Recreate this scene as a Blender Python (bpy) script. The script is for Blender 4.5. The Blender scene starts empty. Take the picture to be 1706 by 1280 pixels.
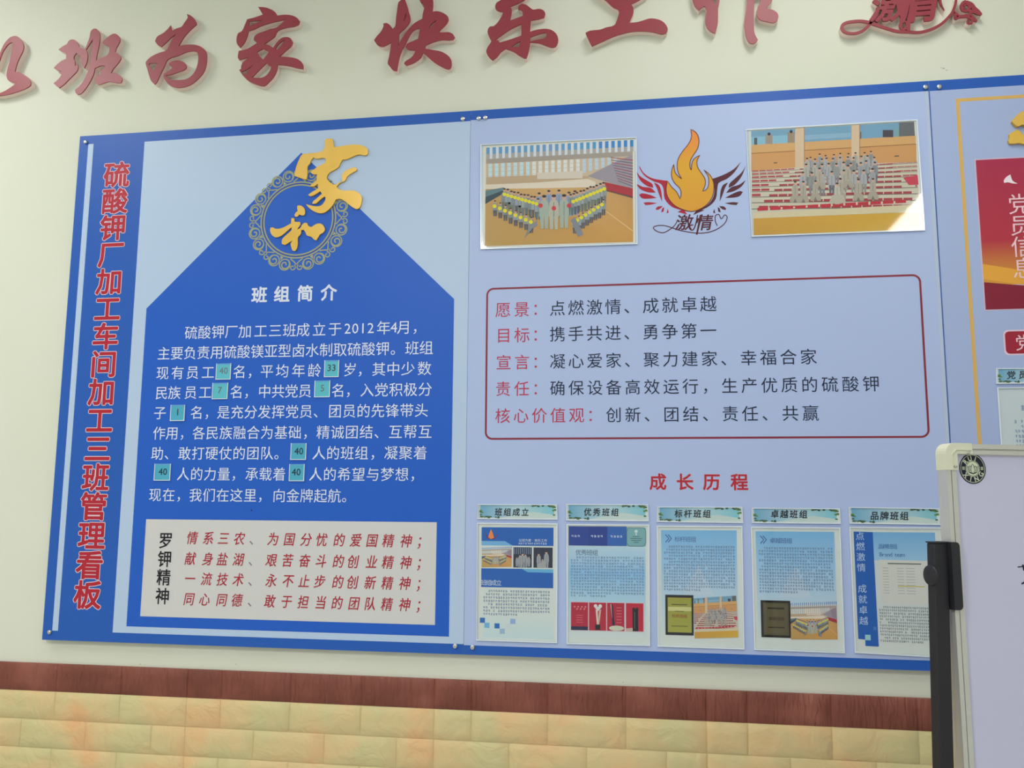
import bpy, math, random
from mathutils import Matrix, Vector

# ------------------------------------------------------------------ camera, light, exposure
SC = bpy.context.scene
C = SC.collection
H0 = 1.65                                   # eye height above the floor
FPX = 1447.4                                # focal length in pixels of a 1706 px wide frame
CAM = Vector((0.0, -2.3034, H0))
rx, ry, rz = 1.7034482, 0.0483212, 0.1105013
ROT = Matrix.Rotation(rz, 3, 'Z') @ Matrix.Rotation(rx, 3, 'X') @ Matrix.Rotation(ry, 3, 'Y')
cd = bpy.data.cameras.new('camera'); cam = bpy.data.objects.new('camera', cd); C.objects.link(cam)
cam.matrix_world = Matrix.Translation(CAM) @ ROT.to_4x4()
cd.sensor_width = 36.0; cd.lens = FPX * 36.0 / 1706.0; cd.clip_start = 0.05
SC.camera = cam
SC.view_settings.view_transform = 'Standard'; SC.view_settings.look = 'None'
SC.view_settings.gamma = 1.0; SC.view_settings.use_curve_mapping = False
SC.view_settings.exposure = 0.0
SC.cycles.max_bounces = 8

wd = bpy.data.worlds.new('world'); SC.world = wd; wd.use_nodes = True
wd.node_tree.nodes['Background'].inputs[0].default_value = (0.86, 0.93, 1.0, 1)
wd.node_tree.nodes['Background'].inputs[1].default_value = 0.56
CEIL = 3.55
LAMPS = [  # x, y, watts : ceiling panels 0.3 x 1.2 m
    (-2.5, -1.20, 12.5), (-1.35, -3.45, 54), (1.79, -3.45, 15), (0.45, -1.10, 1.8)]
for (x, y, w) in LAMPS:
    l = bpy.data.lights.new('panel_light', 'AREA'); l.shape = 'RECTANGLE'; l.size = 0.28; l.size_y = 1.18
    l.energy = w; l.color = (1.0, 1.0, 0.965)
    o = bpy.data.objects.new('panel_light', l); C.objects.link(o); o.location = (x, y, CEIL - 0.034)

# ------------------------------------------------------------------ measuring helpers
def W(px, py, y=0.0):
    """point of the vertical plane at depth y that the photograph shows at pixel px, py"""
    d = ROT @ Vector(((px - 853.0) / FPX, -(py - 640.0) / FPX, -1.0))
    t = (y - CAM.y) / d.y
    return (CAM.x + d.x * t, CAM.z + d.z * t)

class Crop:
    """pixel reading frame: offset and scale of a magnified view"""
    def __init__(s, ox, oy, k, y=0.0): s.ox, s.oy, s.k, s.y = ox, oy, k, y
    def px(s, x, y): return (s.ox + x / s.k, s.oy + y / s.k)
    def __call__(s, x, y):
        a, b = s.px(x, y); return W(a, b, s.y)

class Quad:
    """bilinear map of a rectangle (x0,y0)-(x1,y1) to four world corners TL TR BR BL"""
    def __init__(s, c, r=(0, 0, 1, 1)): s.c, s.r = c, r
    def __call__(s, x, y):
        u = (x - s.r[0]) / (s.r[2] - s.r[0]); v = (y - s.r[1]) / (s.r[3] - s.r[1])
        (ax, az), (bx, bz), (cx, cz), (dx, dz) = s.c
        return ((1-v)*((1-u)*ax+u*bx) + v*((1-u)*dx+u*cx), (1-v)*((1-u)*az+u*bz) + v*((1-u)*dz+u*cz))

GAIN = 1.16
def lin(c):
    c /= 255.0
    return c / 12.92 if c <= 0.04045 else ((c + 0.055) / 1.055) ** 2.4
def col(r, g, b): return (min(.92, lin(r)*GAIN), min(.92, lin(g)*GAIN), min(.92, lin(b)*GAIN), 1.0)

# ------------------------------------------------------------------ materials
def mat(name, color=None, rough=0.5, metal=0.0, spec=0.5, bump=None, attr=False, noise=None, coat=0.0):
    m = bpy.data.materials.new(name); m.use_nodes = True
    nt = m.node_tree; b = nt.nodes['Principled BSDF']
    b.inputs['Roughness'].default_value = rough; b.inputs['Metallic'].default_value = metal
    b.inputs['Specular IOR Level'].default_value = spec
    b.inputs['Coat Weight'].default_value = coat; b.inputs['Coat Roughness'].default_value = 0.05
    if color: b.inputs['Base Color'].default_value = color
    if attr:
        a = nt.nodes.new('ShaderNodeAttribute'); a.attribute_name = 'Col'
        nt.links.new(a.outputs['Color'], b.inputs['Base Color'])
    if noise:                                   # (scale, colour2, contrast)
        tc = nt.nodes.new('ShaderNodeTexCoord'); n = nt.nodes.new('ShaderNodeTexNoise')
        n.inputs['Scale'].default_value = noise[0]; n.inputs['Detail'].default_value = 5
        r = nt.nodes.new('ShaderNodeValToRGB')
        r.color_ramp.elements[0].position = 0.5 - noise[2]; r.color_ramp.elements[1].position = 0.5 + noise[2]
        r.color_ramp.elements[0].color = color; r.color_ramp.elements[1].color = noise[1]
        nt.links.new(tc.outputs['Object'], n.inputs['Vector']); nt.links.new(n.outputs['Fac'], r.inputs['Fac'])
        nt.links.new(r.outputs['Color'], b.inputs['Base Color'])
    if bump:                                    # (scale, strength, distance)
        tc = nt.nodes.new('ShaderNodeTexCoord'); n = nt.nodes.new('ShaderNodeTexNoise')
        n.inputs['Scale'].default_value = bump[0]; n.inputs['Detail'].default_value = 6
        k = nt.nodes.new('ShaderNodeBump'); k.inputs['Strength'].default_value = bump[1]; k.inputs['Distance'].default_value = bump[2]
        nt.links.new(tc.outputs['Object'], n.inputs['Vector']); nt.links.new(n.outputs['Fac'], k.inputs['Height'])
        nt.links.new(k.outputs['Normal'], b.inputs['Normal'])
    return m

M = {}
M['print'] = mat('satin_print', rough=0.42, spec=0.3, attr=True)
M['paper'] = mat('printed_paper', rough=0.55, spec=0.35, attr=True)
M['wall'] = mat('cream_paint', col(204, 208, 192), 0.75, spec=0.25, noise=(1.7, col(208, 210, 197), .12), bump=(55, .12, .002))
M['ceiling'] = mat('ceiling_paint', (0.78, 0.78, 0.76, 1), 0.9)
M['floor'] = mat('floor_tile', (0.60, 0.58, 0.54, 1), 0.35, noise=(3, (0.66, 0.63, 0.58, 1), .2))
M['red_face'] = mat('red_acrylic', col(140, 50, 62), 0.42, spec=0.5)
M['pvc'] = mat('white_pvc_foam', col(226, 208, 200), 0.6)
M['gold'] = mat('gold_acrylic', col(206, 166, 62), 0.35, metal=0.25, noise=(9, col(216, 178, 92), .2))
M['board_core'] = mat('board_core', col(190, 205, 220), 0.5)
M['steel'] = mat('brushed_steel', (0.62, 0.62, 0.58, 1), 0.28, metal=1.0)
M['alu'] = mat('aluminium_frame', (0.66, 0.66, 0.64, 1), 0.42, metal=0.55)
M['cap'] = mat('cream_plastic_corner', col(206, 208, 186), 0.4)
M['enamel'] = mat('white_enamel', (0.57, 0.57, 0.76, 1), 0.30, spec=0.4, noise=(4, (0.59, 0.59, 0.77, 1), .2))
M['black'] = mat('black_coated_steel', (0.011, 0.011, 0.016, 1), 0.5)
M['black_plastic'] = mat('black_plastic', (0.013, 0.013, 0.02, 1), 0.55)
M['pocket'] = mat('pale_acrylic', col(186, 200, 214), 0.25, coat=0.4)
M['pocket_edge'] = mat('acrylic_edge', col(215, 224, 230), 0.2, coat=0.5)
M['lampframe'] = mat('lamp_frame', (0.75, 0.75, 0.75, 1), 0.4)
m = M['diffuser'] = mat('lamp_diffuser', (0.9, 0.9, 0.9, 1), 0.5)
m.node_tree.nodes['Principled BSDF'].inputs['Emission Color'].default_value = (1, .985, .93, 1)
m.node_tree.nodes['Principled BSDF'].inputs['Emission Strength'].default_value = 12.0
# thin clear sheet
m = M['clear'] = bpy.data.materials.new('clear_sheet'); m.use_nodes = True
nt = m.node_tree; nt.nodes.remove(nt.nodes['Principled BSDF'])
tr = nt.nodes.new('ShaderNodeBsdfTransparent'); gl = nt.nodes.new('ShaderNodeBsdfGlossy'); gl.inputs['Roughness'].default_value = 0.04
fr = nt.nodes.new('ShaderNodeMath'); fr.operation = 'MULTIPLY_ADD'; fr.inputs[1].default_value = .5; fr.inputs[2].default_value = .022; mx = nt.nodes.new('ShaderNodeMixShader')
lw = nt.nodes.new('ShaderNodeLayerWeight'); pw = nt.nodes.new('ShaderNodeMath'); pw.operation = 'POWER'; pw.inputs[1].default_value = 5.0
nt.links.new(lw.outputs['Facing'], pw.inputs[0]); nt.links.new(pw.outputs[0], fr.inputs[0])
tr.inputs[0].default_value = (.985, .99, .99, 1)
nt.links.new(fr.outputs[0], mx.inputs[0]); nt.links.new(tr.outputs[0], mx.inputs[1]); nt.links.new(gl.outputs[0], mx.inputs[2])
nt.links.new(mx.outputs[0], nt.nodes['Material Output'].inputs['Surface'])

def brick_mat(name, c1, c2, c3, streak):
    m = bpy.data.materials.new(name); m.use_nodes = True; nt = m.node_tree; b = nt.nodes['Principled BSDF']
    b.inputs['Roughness'].default_value = 0.5; b.inputs['Specular IOR Level'].default_value = 0.4
    tc = nt.nodes.new('ShaderNodeNewGeometry')
    n = nt.nodes.new('ShaderNodeTexNoise'); n.inputs['Scale'].default_value = 6.0; n.inputs['Detail'].default_value = 3
    r = nt.nodes.new('ShaderNodeValToRGB'); e = r.color_ramp.elements
    e[0].position = .38; e[0].color = c1; e[1].position = .55; e[1].color = c2
    k = e.new(.72); k.color = c3
    nt.links.new(tc.outputs['Position'], n.inputs['Vector']); nt.links.new(n.outputs['Fac'], r.inputs['Fac'])
    nt.links.new(r.outputs['Color'], b.inputs['Base Color'])
    mp = nt.nodes.new('ShaderNodeMapping'); mp.inputs['Scale'].default_value = (streak, 1, 1)
    n2 = nt.nodes.new('ShaderNodeTexNoise'); n2.inputs['Scale'].default_value = 17; n2.inputs['Detail'].default_value = 4; n2.inputs['Distortion'].default_value = .8
    bp = nt.nodes.new('ShaderNodeBump'); bp.inputs['Strength'].default_value = .8; bp.inputs['Distance'].default_value = .009
    nt.links.new(tc.outputs['Position'], mp.inputs['Vector']); nt.links.new(mp.outputs['Vector'], n2.inputs['Vector'])
    nt.links.new(n2.outputs['Fac'], bp.inputs['Height']); nt.links.new(bp.outputs['Normal'], b.inputs['Normal'])
    return m
M['brick_dark'] = brick_mat('brown_foam_brick', col(112, 60, 48), col(126, 70, 58), col(150, 92, 78), 5.0)
M['brick_pale'] = brick_mat('beige_foam_brick', col(196, 186, 138), col(208, 182, 134), col(216, 168, 120), 1.0)

# ------------------------------------------------------------------ object helpers
def link(name, me, m=None, parent=None):
    o = bpy.data.objects.new(name, me); C.objects.link(o)
    if m: me.materials.append(m)
    if parent: o.parent = parent; o.matrix_parent_inverse = parent.matrix_world.inverted()
    return o
def mesh(name, V, F, m=None, parent=None, smooth=False):
    me = bpy.data.meshes.new(name); me.from_pydata([tuple(v) for v in V], [], F); me.update()
    if smooth:
        for p in me.polygons: p.use_smooth = True
    return link(name, me, m, parent)
def tag(o, label=None, cat=None, group=None, kind=None):
    if label: o['label'] = label
    if cat: o['category'] = cat
    if group: o['group'] = group
    if kind: o['kind'] = kind
    return o
def thing(name, loc, label, cat, group=None):
    o = bpy.data.objects.new(name, None); C.objects.link(o); o.location = loc; o.empty_display_size = .05
    bpy.context.view_layer.update() if False else None
    o.matrix_world = Matrix.Translation(loc)
    return tag(o, label, cat, group)
def boxV(x0, y0, z0, x1, y1, z1):
    V = [(x, y, z) for z in (z0, z1) for y in (y0, y1) for x in (x0, x1)]
    F = [(0, 2, 3, 1), (4, 5, 7, 6), (0, 1, 5, 4), (2, 6, 7, 3), (0, 4, 6, 2), (1, 3, 7, 5)]
    return V, F
def box(name, a, b, m, parent=None): return mesh(name, *boxV(*a, *b), m, parent)
def join(parts):
    V, F = [], []
    for v, f in parts:
        n = len(V); V += list(v); F += [tuple(i + n for i in q) for q in f]
    return V, F
def prism(loop, y0, y1, xf=None):
    """closed loop of (x,z) -> solid from y0 to y1"""
    n = len(loop); V = [(x, y0, z) for x, z in loop] + [(x, y1, z) for x, z in loop]
    F = [tuple(range(n)), tuple(range(2*n-1, n-1, -1))] + [(i, n+i, n+(i+1) % n, (i+1) % n) for i in range(n)]
    return V, F
def lathe(profile, n, axis_o, axis='Y'):
    """profile of (r, t) turned about an axis through axis_o"""
    V, F = [], []
    for r, t in profile:
        for i in range(n):
            a = 2*math.pi*i/n; c, s = r*math.cos(a), r*math.sin(a)
            V.append({'Y': (axis_o[0]+c, axis_o[1]+t, axis_o[2]+s), 'X': (axis_o[0]+t, axis_o[1]+c, axis_o[2]+s), 'Z': (axis_o[0]+c, axis_o[1]+s, axis_o[2]+t)}[axis])
    for k in range(len(profile)-1):
        for i in range(n): F.append((k*n+i, k*n+(i+1) % n, (k+1)*n+(i+1) % n, (k+1)*n+i))
    F.append(tuple(range(n))[::-1]); F.append(tuple(range((len(profile)-1)*n, len(profile)*n)))
    return V, F

def smooth(P, sub=3, lim=50):
    n = len(P); out = []
    def ang(i):
        a, b, c = P[i-1], P[i], P[(i+1) % n]
        u = (b[0]-a[0], b[1]-a[1]); v = (c[0]-b[0], c[1]-b[1])
        return abs(math.degrees(math.atan2(u[0]*v[1]-u[1]*v[0], u[0]*v[0]+u[1]*v[1])))
    sharp = [ang(i) > lim for i in range(n)]
    for i in range(n):
        p0, p1, p2, p3 = P[i-1], P[i], P[(i+1) % n], P[(i+2) % n]
        L = math.hypot(p2[0]-p1[0], p2[1]-p1[1])
        def tan(a, b, c, sh):
            if sh: return ((c[0]-b[0]), (c[1]-b[1])) if b is p1 else ((b[0]-a[0]), (b[1]-a[1]))
            d = math.hypot(c[0]-a[0], c[1]-a[1]) or 1
            return ((c[0]-a[0])/d*L, (c[1]-a[1])/d*L)
        t1 = tan(p0, p1, p2, sharp[i]); t2 = tan(p1, p2, p3, sharp[(i+1) % n])
        for k in range(sub):
            t = k/sub; a = 2*t**3-3*t*t+1; b = t**3-2*t*t+t; c = -2*t**3+3*t*t; d = t**3-t*t
            out.append((a*p1[0]+b*t1[0]+c*p2[0]+d*t2[0], a*p1[1]+b*t1[1]+c*p2[1]+d*t2[1]))
    return out

def fill(loops, depth=0.0, offset=0.0):
    """2-D loops (holes allowed) -> filled flat mesh data, or a solid of the given depth (z from 0 to depth)"""
    cu = bpy.data.curves.new('tmp', 'CURVE'); cu.dimensions = '2D'; cu.fill_mode = 'BOTH' if depth else 'FRONT'
    cu.extrude = depth/2; cu.offset = offset
    for L in loops:
        s = cu.splines.new('POLY'); s.points.add(len(L)-1); s.use_cyclic_u = True
        for i, (x, z) in enumerate(L): s.points[i].co = (x, z, 0, 1)
    o = bpy.data.objects.new('tmp', cu); C.objects.link(o)
    dg = bpy.context.evaluated_depsgraph_get(); me = o.evaluated_get(dg).to_mesh()
    V = [(v.co.x, v.co.y, v.co.z + depth/2) for v in me.vertices]; F = [tuple(p.vertices) for p in me.polygons]
    o.evaluated_get(dg).to_mesh_clear(); bpy.data.objects.remove(o); bpy.data.curves.remove(cu)
    return V, F
def upright(VF, y):
    """(x, z, depth) data to a wall-parallel solid whose front is at y and whose body goes back"""
    V, F = VF; return [(v[0], y + v[2], v[1]) for v in V], F

_g = {}
def glyph(ch, bold=0.0, res=2):
    k = (ch, bold, res)
    if k not in _g:
        cu = bpy.data.curves.new('tmp', 'FONT'); cu.body = ch; cu.size = 1; cu.resolution_u = res; cu.offset = bold
        o = bpy.data.objects.new('tmp', cu); C.objects.link(o)
        dg = bpy.context.evaluated_depsgraph_get(); me = o.evaluated_get(dg).to_mesh()
        _g[k] = ([(v.co.x, v.co.y) for v in me.vertices], [tuple(p.vertices) for p in me.polygons])
        o.evaluated_get(dg).to_mesh_clear(); bpy.data.objects.remove(o); bpy.data.curves.remove(cu)
    return _g[k]

class Flat:
    """flat print: coloured polygons stacked in thin layers in front of plane y"""
    def __init__(s, mp, y, step=0.00025): s.mp, s.y, s.step = mp, y, step; s.V, s.F, s.K = [], [], []
    def at(s, layer): return s.y - s.step*layer
    def raw(s, P, faces, c, layer):
        n = len(s.V); s.q = (getattr(s, 'q', 0)+1) % 40; yy = s.at(layer+.004*s.q); s.V += [(x, yy, z) for x, z in P]
        s.F += [tuple(i+n for i in f) for f in faces]
        s.K += (c if isinstance(c, list) else [c]*len(P))
    def poly(s, P, c, layer=0):
        Q = [s.mp(*p) for p in P]
        a = sum(Q[i-1][0]*Q[i][1]-Q[i][0]*Q[i-1][1] for i in range(len(Q)))
        f = tuple(range(len(Q)))
        if a < 0: f = f[::-1]
        s.raw(Q, [f], c, layer)
    def rect(s, x0, y0, x1, y1, c, layer=0): s.poly([(x0, y0), (x1, y0), (x1, y1), (x0, y1)], c, layer)
    def grad(s, x0, y0, x1, y1, ct, cb, layer=0, n=1):
        for i in range(n):
            a, b = i/n, (i+1)/n
            f = lambda t: tuple(ct[j]*(1-t)+cb[j]*t for j in range(4))
            ya, yb = y0+(y1-y0)*a, y0+(y1-y0)*b
            P = [(x0, ya), (x1, ya), (x1, yb), (x0, yb)]; Q = [s.mp(*p) for p in P]
            s.raw(Q, [(3, 2, 1, 0)], [f(a), f(a), f(b), f(b)], layer)
    def disc(s, x, y, r, c, layer=0, n=10, ry=None, a0=0, a1=360):
        P = [(x+r*math.cos(math.radians(a0+(a1-a0)*i/n)), y+(ry or r)*math.sin(math.radians(a0+(a1-a0)*i/n))) for i in range(n if a1-a0 == 360 else n+1)]
        s.poly(P, c, layer)
    def line(s, P, w, c, layer=0, closed=False, w1=None):
        n = len(P); L, Rr = [], []
        for i in range(n):
            a = P[(i-1) % n] if closed or i else P[i]; b = P[(i+1) % n] if closed or i < n-1 else P[i]
            dx, dy = b[0]-a[0], b[1]-a[1]; d = math.hypot(dx, dy) or 1
            ww = (w if w1 is None else w+(w1-w)*i/(n-1))/2
            L.append((P[i][0]-dy/d*ww, P[i][1]+dx/d*ww)); Rr.append((P[i][0]+dy/d*ww, P[i][1]-dx/d*ww))
        for i in range(n if closed else n-1):
            j = (i+1) % n; s.poly([L[i], L[j], Rr[j], Rr[i]], c, layer)
    def shape(s, loops, c, layer=0, sm=True):
        LL = [[s.mp(*p) for p in (smooth(L) if sm else L)] for L in loops]
        V, F = fill(LL); s.raw([(v[0], v[1]) for v in V], [tuple(f) for f in F], c, layer)
    def char(s, ch, cx, cz, em, c, layer=1, bold=0.0, sx=1.0, shear=0.0, ascii_=False, rot=0.0):
        P, F = glyph(ch, 0)
        if not P: return
        if ascii_ or ord(ch) < 256:
            xs = [p[0] for p in P]; ox = (min(xs)+max(xs))/2; oy = 0.345
        else: ox, oy = 0.5, 0.38
        cr, sr = math.cos(rot), math.sin(rot); Q = []
        for x, y in P:
            x, y = (x-ox)*sx + shear*(y-oy), y-oy
            Q.append((cx+em*(x*cr-y*sr), cz+em*(x*sr+y*cr)))
        s.raw(Q, F, c, layer)
        if bold > .006:
            nb = 4 if bold < .02 else 8
            for k_ in range(nb):
                a = 2*math.pi*(k_+.5)/nb; dx, dz = em*bold*math.cos(a), em*bold*math.sin(a)
                s.raw([(x+dx, z+dz) for x, z in Q], F, c, layer-.03*(k_+1))
    def textline(s, mp, yl, yr, em, runs, c, layer=1, bold=0.0, sx=1.0, shear=0.0):
        """yl=(x,y), yr=(x,y): cell centres at both ends in crop units; runs=[(text,x0,x1)]; em in crop units"""
        zl, zr = mp(*yl)[1], mp(*yr)[1]; z = (zl+zr)/2
        ax, az = mp(*yl); E = abs(mp(yl[0], yl[1]+em)[1]-az)
        E2 = abs(mp(yr[0], yr[1]+em)[1]-zr); E = (E+E2)/2
        for txt, x0, x1 in runs:
            yy = lambda x: yl[1]+(yr[1]-yl[1])*(x-yl[0])/(yr[0]-yl[0])
            X0 = mp(x0, yy(x0))[0]; X1 = mp(x1, yy(x1))[0]; n = len(txt)
            for i, ch in enumerate(txt):
                if ch == ' ': continue
                s.char(ch, X0+(X1-X0)*(i+.5)/n, z, E, c, layer, bold, sx, shear)
    def micro(s, x0, y0, x1, y1, rows, cols, c, layer=2, seed=1, last=.6, indent=()):
        rnd = random.Random(seed); cw = (x1-x0)/cols; rh = (y1-y0)/rows
        for r in range(rows):
            for q in range(cols):
                if (r == rows-1 and q > cols*last) or (r in indent and q < 2) or rnd.random() < .05: continue
                x = x0+q*cw; y = y0+r*rh; w = cw*.72; h = rh*.66; t = h*.17
                k = rnd.randrange(4)
                for j in range(2+(k & 1)):
                    yy = y+h*(.08+.38*j)+rnd.uniform(-.03, .03)*h
                    s.rect(x+rnd.uniform(0, .15)*w, yy, x+w*rnd.uniform(.8, 1), yy+t, c, layer)
                xx = x+w*rnd.choice((.18, .45, .72)); s.rect(xx, y, xx+t, y+h, c, layer)
                if k > 1: s.rect(x+w*.8, y+h*.3, x+w*.8+t, y+h, c, layer)
    def build(s, name, parent, m=None, label=None):
        me = bpy.data.meshes.new(name); me.from_pydata(s.V, [], s.F)
        a = me.color_attributes.new('Col', 'FLOAT_COLOR', 'POINT')
        a.data.foreach_set('color', [v for k in s.K for v in k]); me.update()
        o = link(name, me, m or M['print'], parent)
        if label: o['label'] = label
        return o

# ------------------------------------------------------------------ the room
YW = 0.020                                  # painted wall surface; the boards' faces lie at y = 0
XL, XR, YF = -3.7, 3.4, -5.2
wall = box('wall_back', (XL, YW, 0), (XR, YW+.15, CEIL), M['wall']); tag(wall, kind='structure')
tag(box('wall_left', (XL-.15, YF, 0), (XL, YW+.15, CEIL), M['wall']), kind='structure')
tag(box('wall_right', (XR, YF, 0), (XR+.15, YW+.15, CEIL), M['wall']), kind='structure')
tag(box('floor', (XL-.15, YF, -.1), (XR+.15, YW+.15, 0), M['floor']), kind='structure')
tag(box('ceiling', (XL-.15, YF, CEIL), (XR+.15, YW+.15, CEIL+.1), M['ceiling']), kind='structure')

names = ['white rectangular ceiling light panel above the left end of the blue boards',
         'white rectangular ceiling light panel in the middle of the room, left row',
         'white rectangular ceiling light panel mirrored in the right group photo sleeve',
         'white rectangular ceiling light panel near the wall, above the middle board']
for (x, y, w), nm in zip(LAMPS, names):
    t = thing('ceiling_light', (x, y, CEIL), nm, 'ceiling light')
    hw, hl = .15, .6
    fr_ = [boxV(x-hw, y-hl, CEIL-.03, x-hw+.012, y+hl, CEIL), boxV(x+hw-.012, y-hl, CEIL-.03, x+hw, y+hl, CEIL),
           boxV(x-hw, y-hl, CEIL-.03, x+hw, y-hl+.012, CEIL), boxV(x-hw, y+hl-.012, CEIL-.03, x+hw, y+hl, CEIL)]
    mesh('frame', *join(fr_), M['lampframe'], t)
    box('diffuser', (x-hw+.012, y-hl+.012, CEIL-.022), (x+hw-.012, y+hl-.012, CEIL-.004), M['diffuser'], t)

# ------------------------------------------------------------------ brick-pattern foam cladding
ZB = W(0, 1102.5, .010)[1]; RH = 0.0768
box('cladding_sheet', (XL, .0128, ZB-RH), (XR, YW, ZB-.001), M['brick_dark'], wall)
box('cladding_sheet', (XL, .0128, 0), (XR, YW, ZB-RH), M['brick_pale'], wall)
ua = W(93.6, 1128, .010)[0]                 # F F H F pattern: joints at ua, +.2, +.4, +.5, +.7 ...
ub = W(722, 1242, .010)[0]                  # third row: F F F H
def joints(row):
    if row == 2: base, seq = ub, (.2, .2, .2, .1)
    elif row in (0, 1, 3, 5): base, seq = ua, (.2, .2, .1, .2)
    else: base, seq = ub, (.2, .2, .2, .1)
    J = []; x = base-.7*6
    while x < XR+.3:
        for w in seq: J.append((x, w)); x += w
    out = []
    for x, w in J:
        a, b = max(x, XL), min(x+w, XR)
        if b-a > .02: out.append((a, b))
    return out
def brickVF(w, h, seed, nx=8, nz=3):
    r = random.Random(seed); V, F = [], []; g = .0007; d0 = .0
    e_ = .0028; xs = [g, g+e_]+[g+e_+(w-2*g-2*e_)*i/(nx-2) for i in range(1, nx-2)]+[w-g-e_, w-g]
    zs = [g, g+e_, h*.36, h*.64, h-g-e_, h-g]
    for j, z in enumerate(zs):
        for i, x in enumerate(xs):
            edge = i in (0, len(xs)-1) or j in (0, len(zs)-1)
            inner = 1 < i < len(xs)-2 and 1 < j < len(zs)-2
            y = 0.0 if edge else -(.0022+(r.uniform(-.0010, .0034) if inner else r.uniform(-.0004, .0006)))
            V.append((x+(0 if i in (0, 1, len(xs)-1, len(xs)-2) else r.uniform(-.006, .006)), y, z))
    n = len(xs)
    for j in range(len(zs)-1):
        for i in range(n-1): F.append((j*n+i, j*n+i+1, (j+1)*n+i+1, (j+1)*n+i))
    return V, F
cache = {}; rnd = random.Random(5); rest = []
for row in range(16):
    z1 = ZB-row*RH; z0 = z1-RH
    if z0 < 0.0: z0 = 0.0
    if z1-z0 < .03: break
    for a, b in joints(row):
        single = row <= 6 and b > -2.35 and a < 1.75
        full = (round(b-a, 3) in (.1, .2)) and abs(z1-z0-RH) < 1e-6
        if single and full:
            key = (round(b-a, 3), rnd.randrange(6), row == 0)
            if key not in cache:
                V, F = brickVF(key[0], RH, hash((key[0], key[1])) & 255)
                me = bpy.data.meshes.new('brick'); me.from_pydata(V, [], F); me.materials.append(M['brick_dark' if row == 0 else 'brick_pale'])
                for p in me.polygons: p.use_smooth = True
                cache[key] = me
            o = bpy.data.objects.new('brick', cache[key]); C.objects.link(o); o.parent = wall; o.location = (a, .0125, z0)
        else:
            V, F = brickVF(b-a, z1-z0, rnd.randrange(999), 5, 3)
            rest.append((row == 0, ([(v[0]+a, v[1]+.0125, v[2]+z0) for v in V], F)))
for dk in (True, False):
    o = mesh('brick_rows', *join([q for k, q in rest if k == dk]), M['brick_dark' if dk else 'brick_pale'], wall, True)
    o['kind'] = 'stuff'

f = Flat(ident if 'ident' in globals() else (lambda x, z: (x, z)), YW-.0004, .0002)
for px_, py_, r_ in ((1572, 114, .0035), (1577, 117, .0025), (1568, 113, .002), (234, 1107, .0022), (393, 1107, .002), (1038, 1137, .0018)):
    x, z = W(px_, py_, YW); f.disc(x, z, r_, col(168, 166, 150), 0, 9, r_*.6)
f.build('scuff_marks', wall, M['paper'])['kind'] = 'stuff'

# ------------------------------------------------------------------ raised slogan characters
YFACE = -.002
def raised(name, crop, pieces, label, loc_px, group, y0=YFACE, face=.004, m_face='red_face', sm=True):
    crop.y = y0
    loops = [[crop(*p) for p in (smooth(L) if sm else L)] for L in pieces]
    xs = [p[0] for L in loops for p in L]; zs = [p[1] for L in loops for p in L]
    t = thing(name, (sum(xs)/len(xs), YW, min(zs)), label, 'wall lettering', group)
    mesh('face', *upright(fill(loops, face), y0), M[m_face], t)
    mesh('body', *upright(fill(loops, YW-y0-face), y0+face), M['pvc'], t)
    return t
G1 = 'raised red slogan characters above the boards'
raised('raised_character', Crop(0, 50, 10.67), [[(-75, 640), (-30, 480), (0, 400), (30, 330), (70, 250), (120, 185), (180, 130), (250, 105), (310, 115), (370, 170), (410, 240), (418, 310), (400, 380), (355, 470), (310, 570), (280, 660), (262, 742), (340, 752), (420, 790), (500, 850), (540, 910), (545, 965), (515, 1005), (420, 1055), (300, 1100), (150, 1145), (0, 1170), (-120, 1175), (-120, 1165), (0, 1120), (100, 1075), (200, 1010), (300, 938), (240, 935), (170, 915), (125, 860), (115, 790), (130, 700), (160, 590), (190, 460), (215, 340), (228, 260), (232, 220), (190, 225), (140, 255), (90, 320), (40, 400), (5, 500), (-30, 600), (-60, 700)], [(-420, 250), (-360, 200), (-300, 260), (-320, 500), (-330, 760), (-200, 640), (-130, 590), (-140, 660), (-260, 860), (-380, 960), (-430, 880), (-410, 600)], [(-200, 330), (-140, 300), (-100, 370), (-110, 440), (-160, 460), (-210, 400)]],
       'dark red raised brush character 以, leftmost, cut by the left edge of the photo', None, G1)
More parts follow.
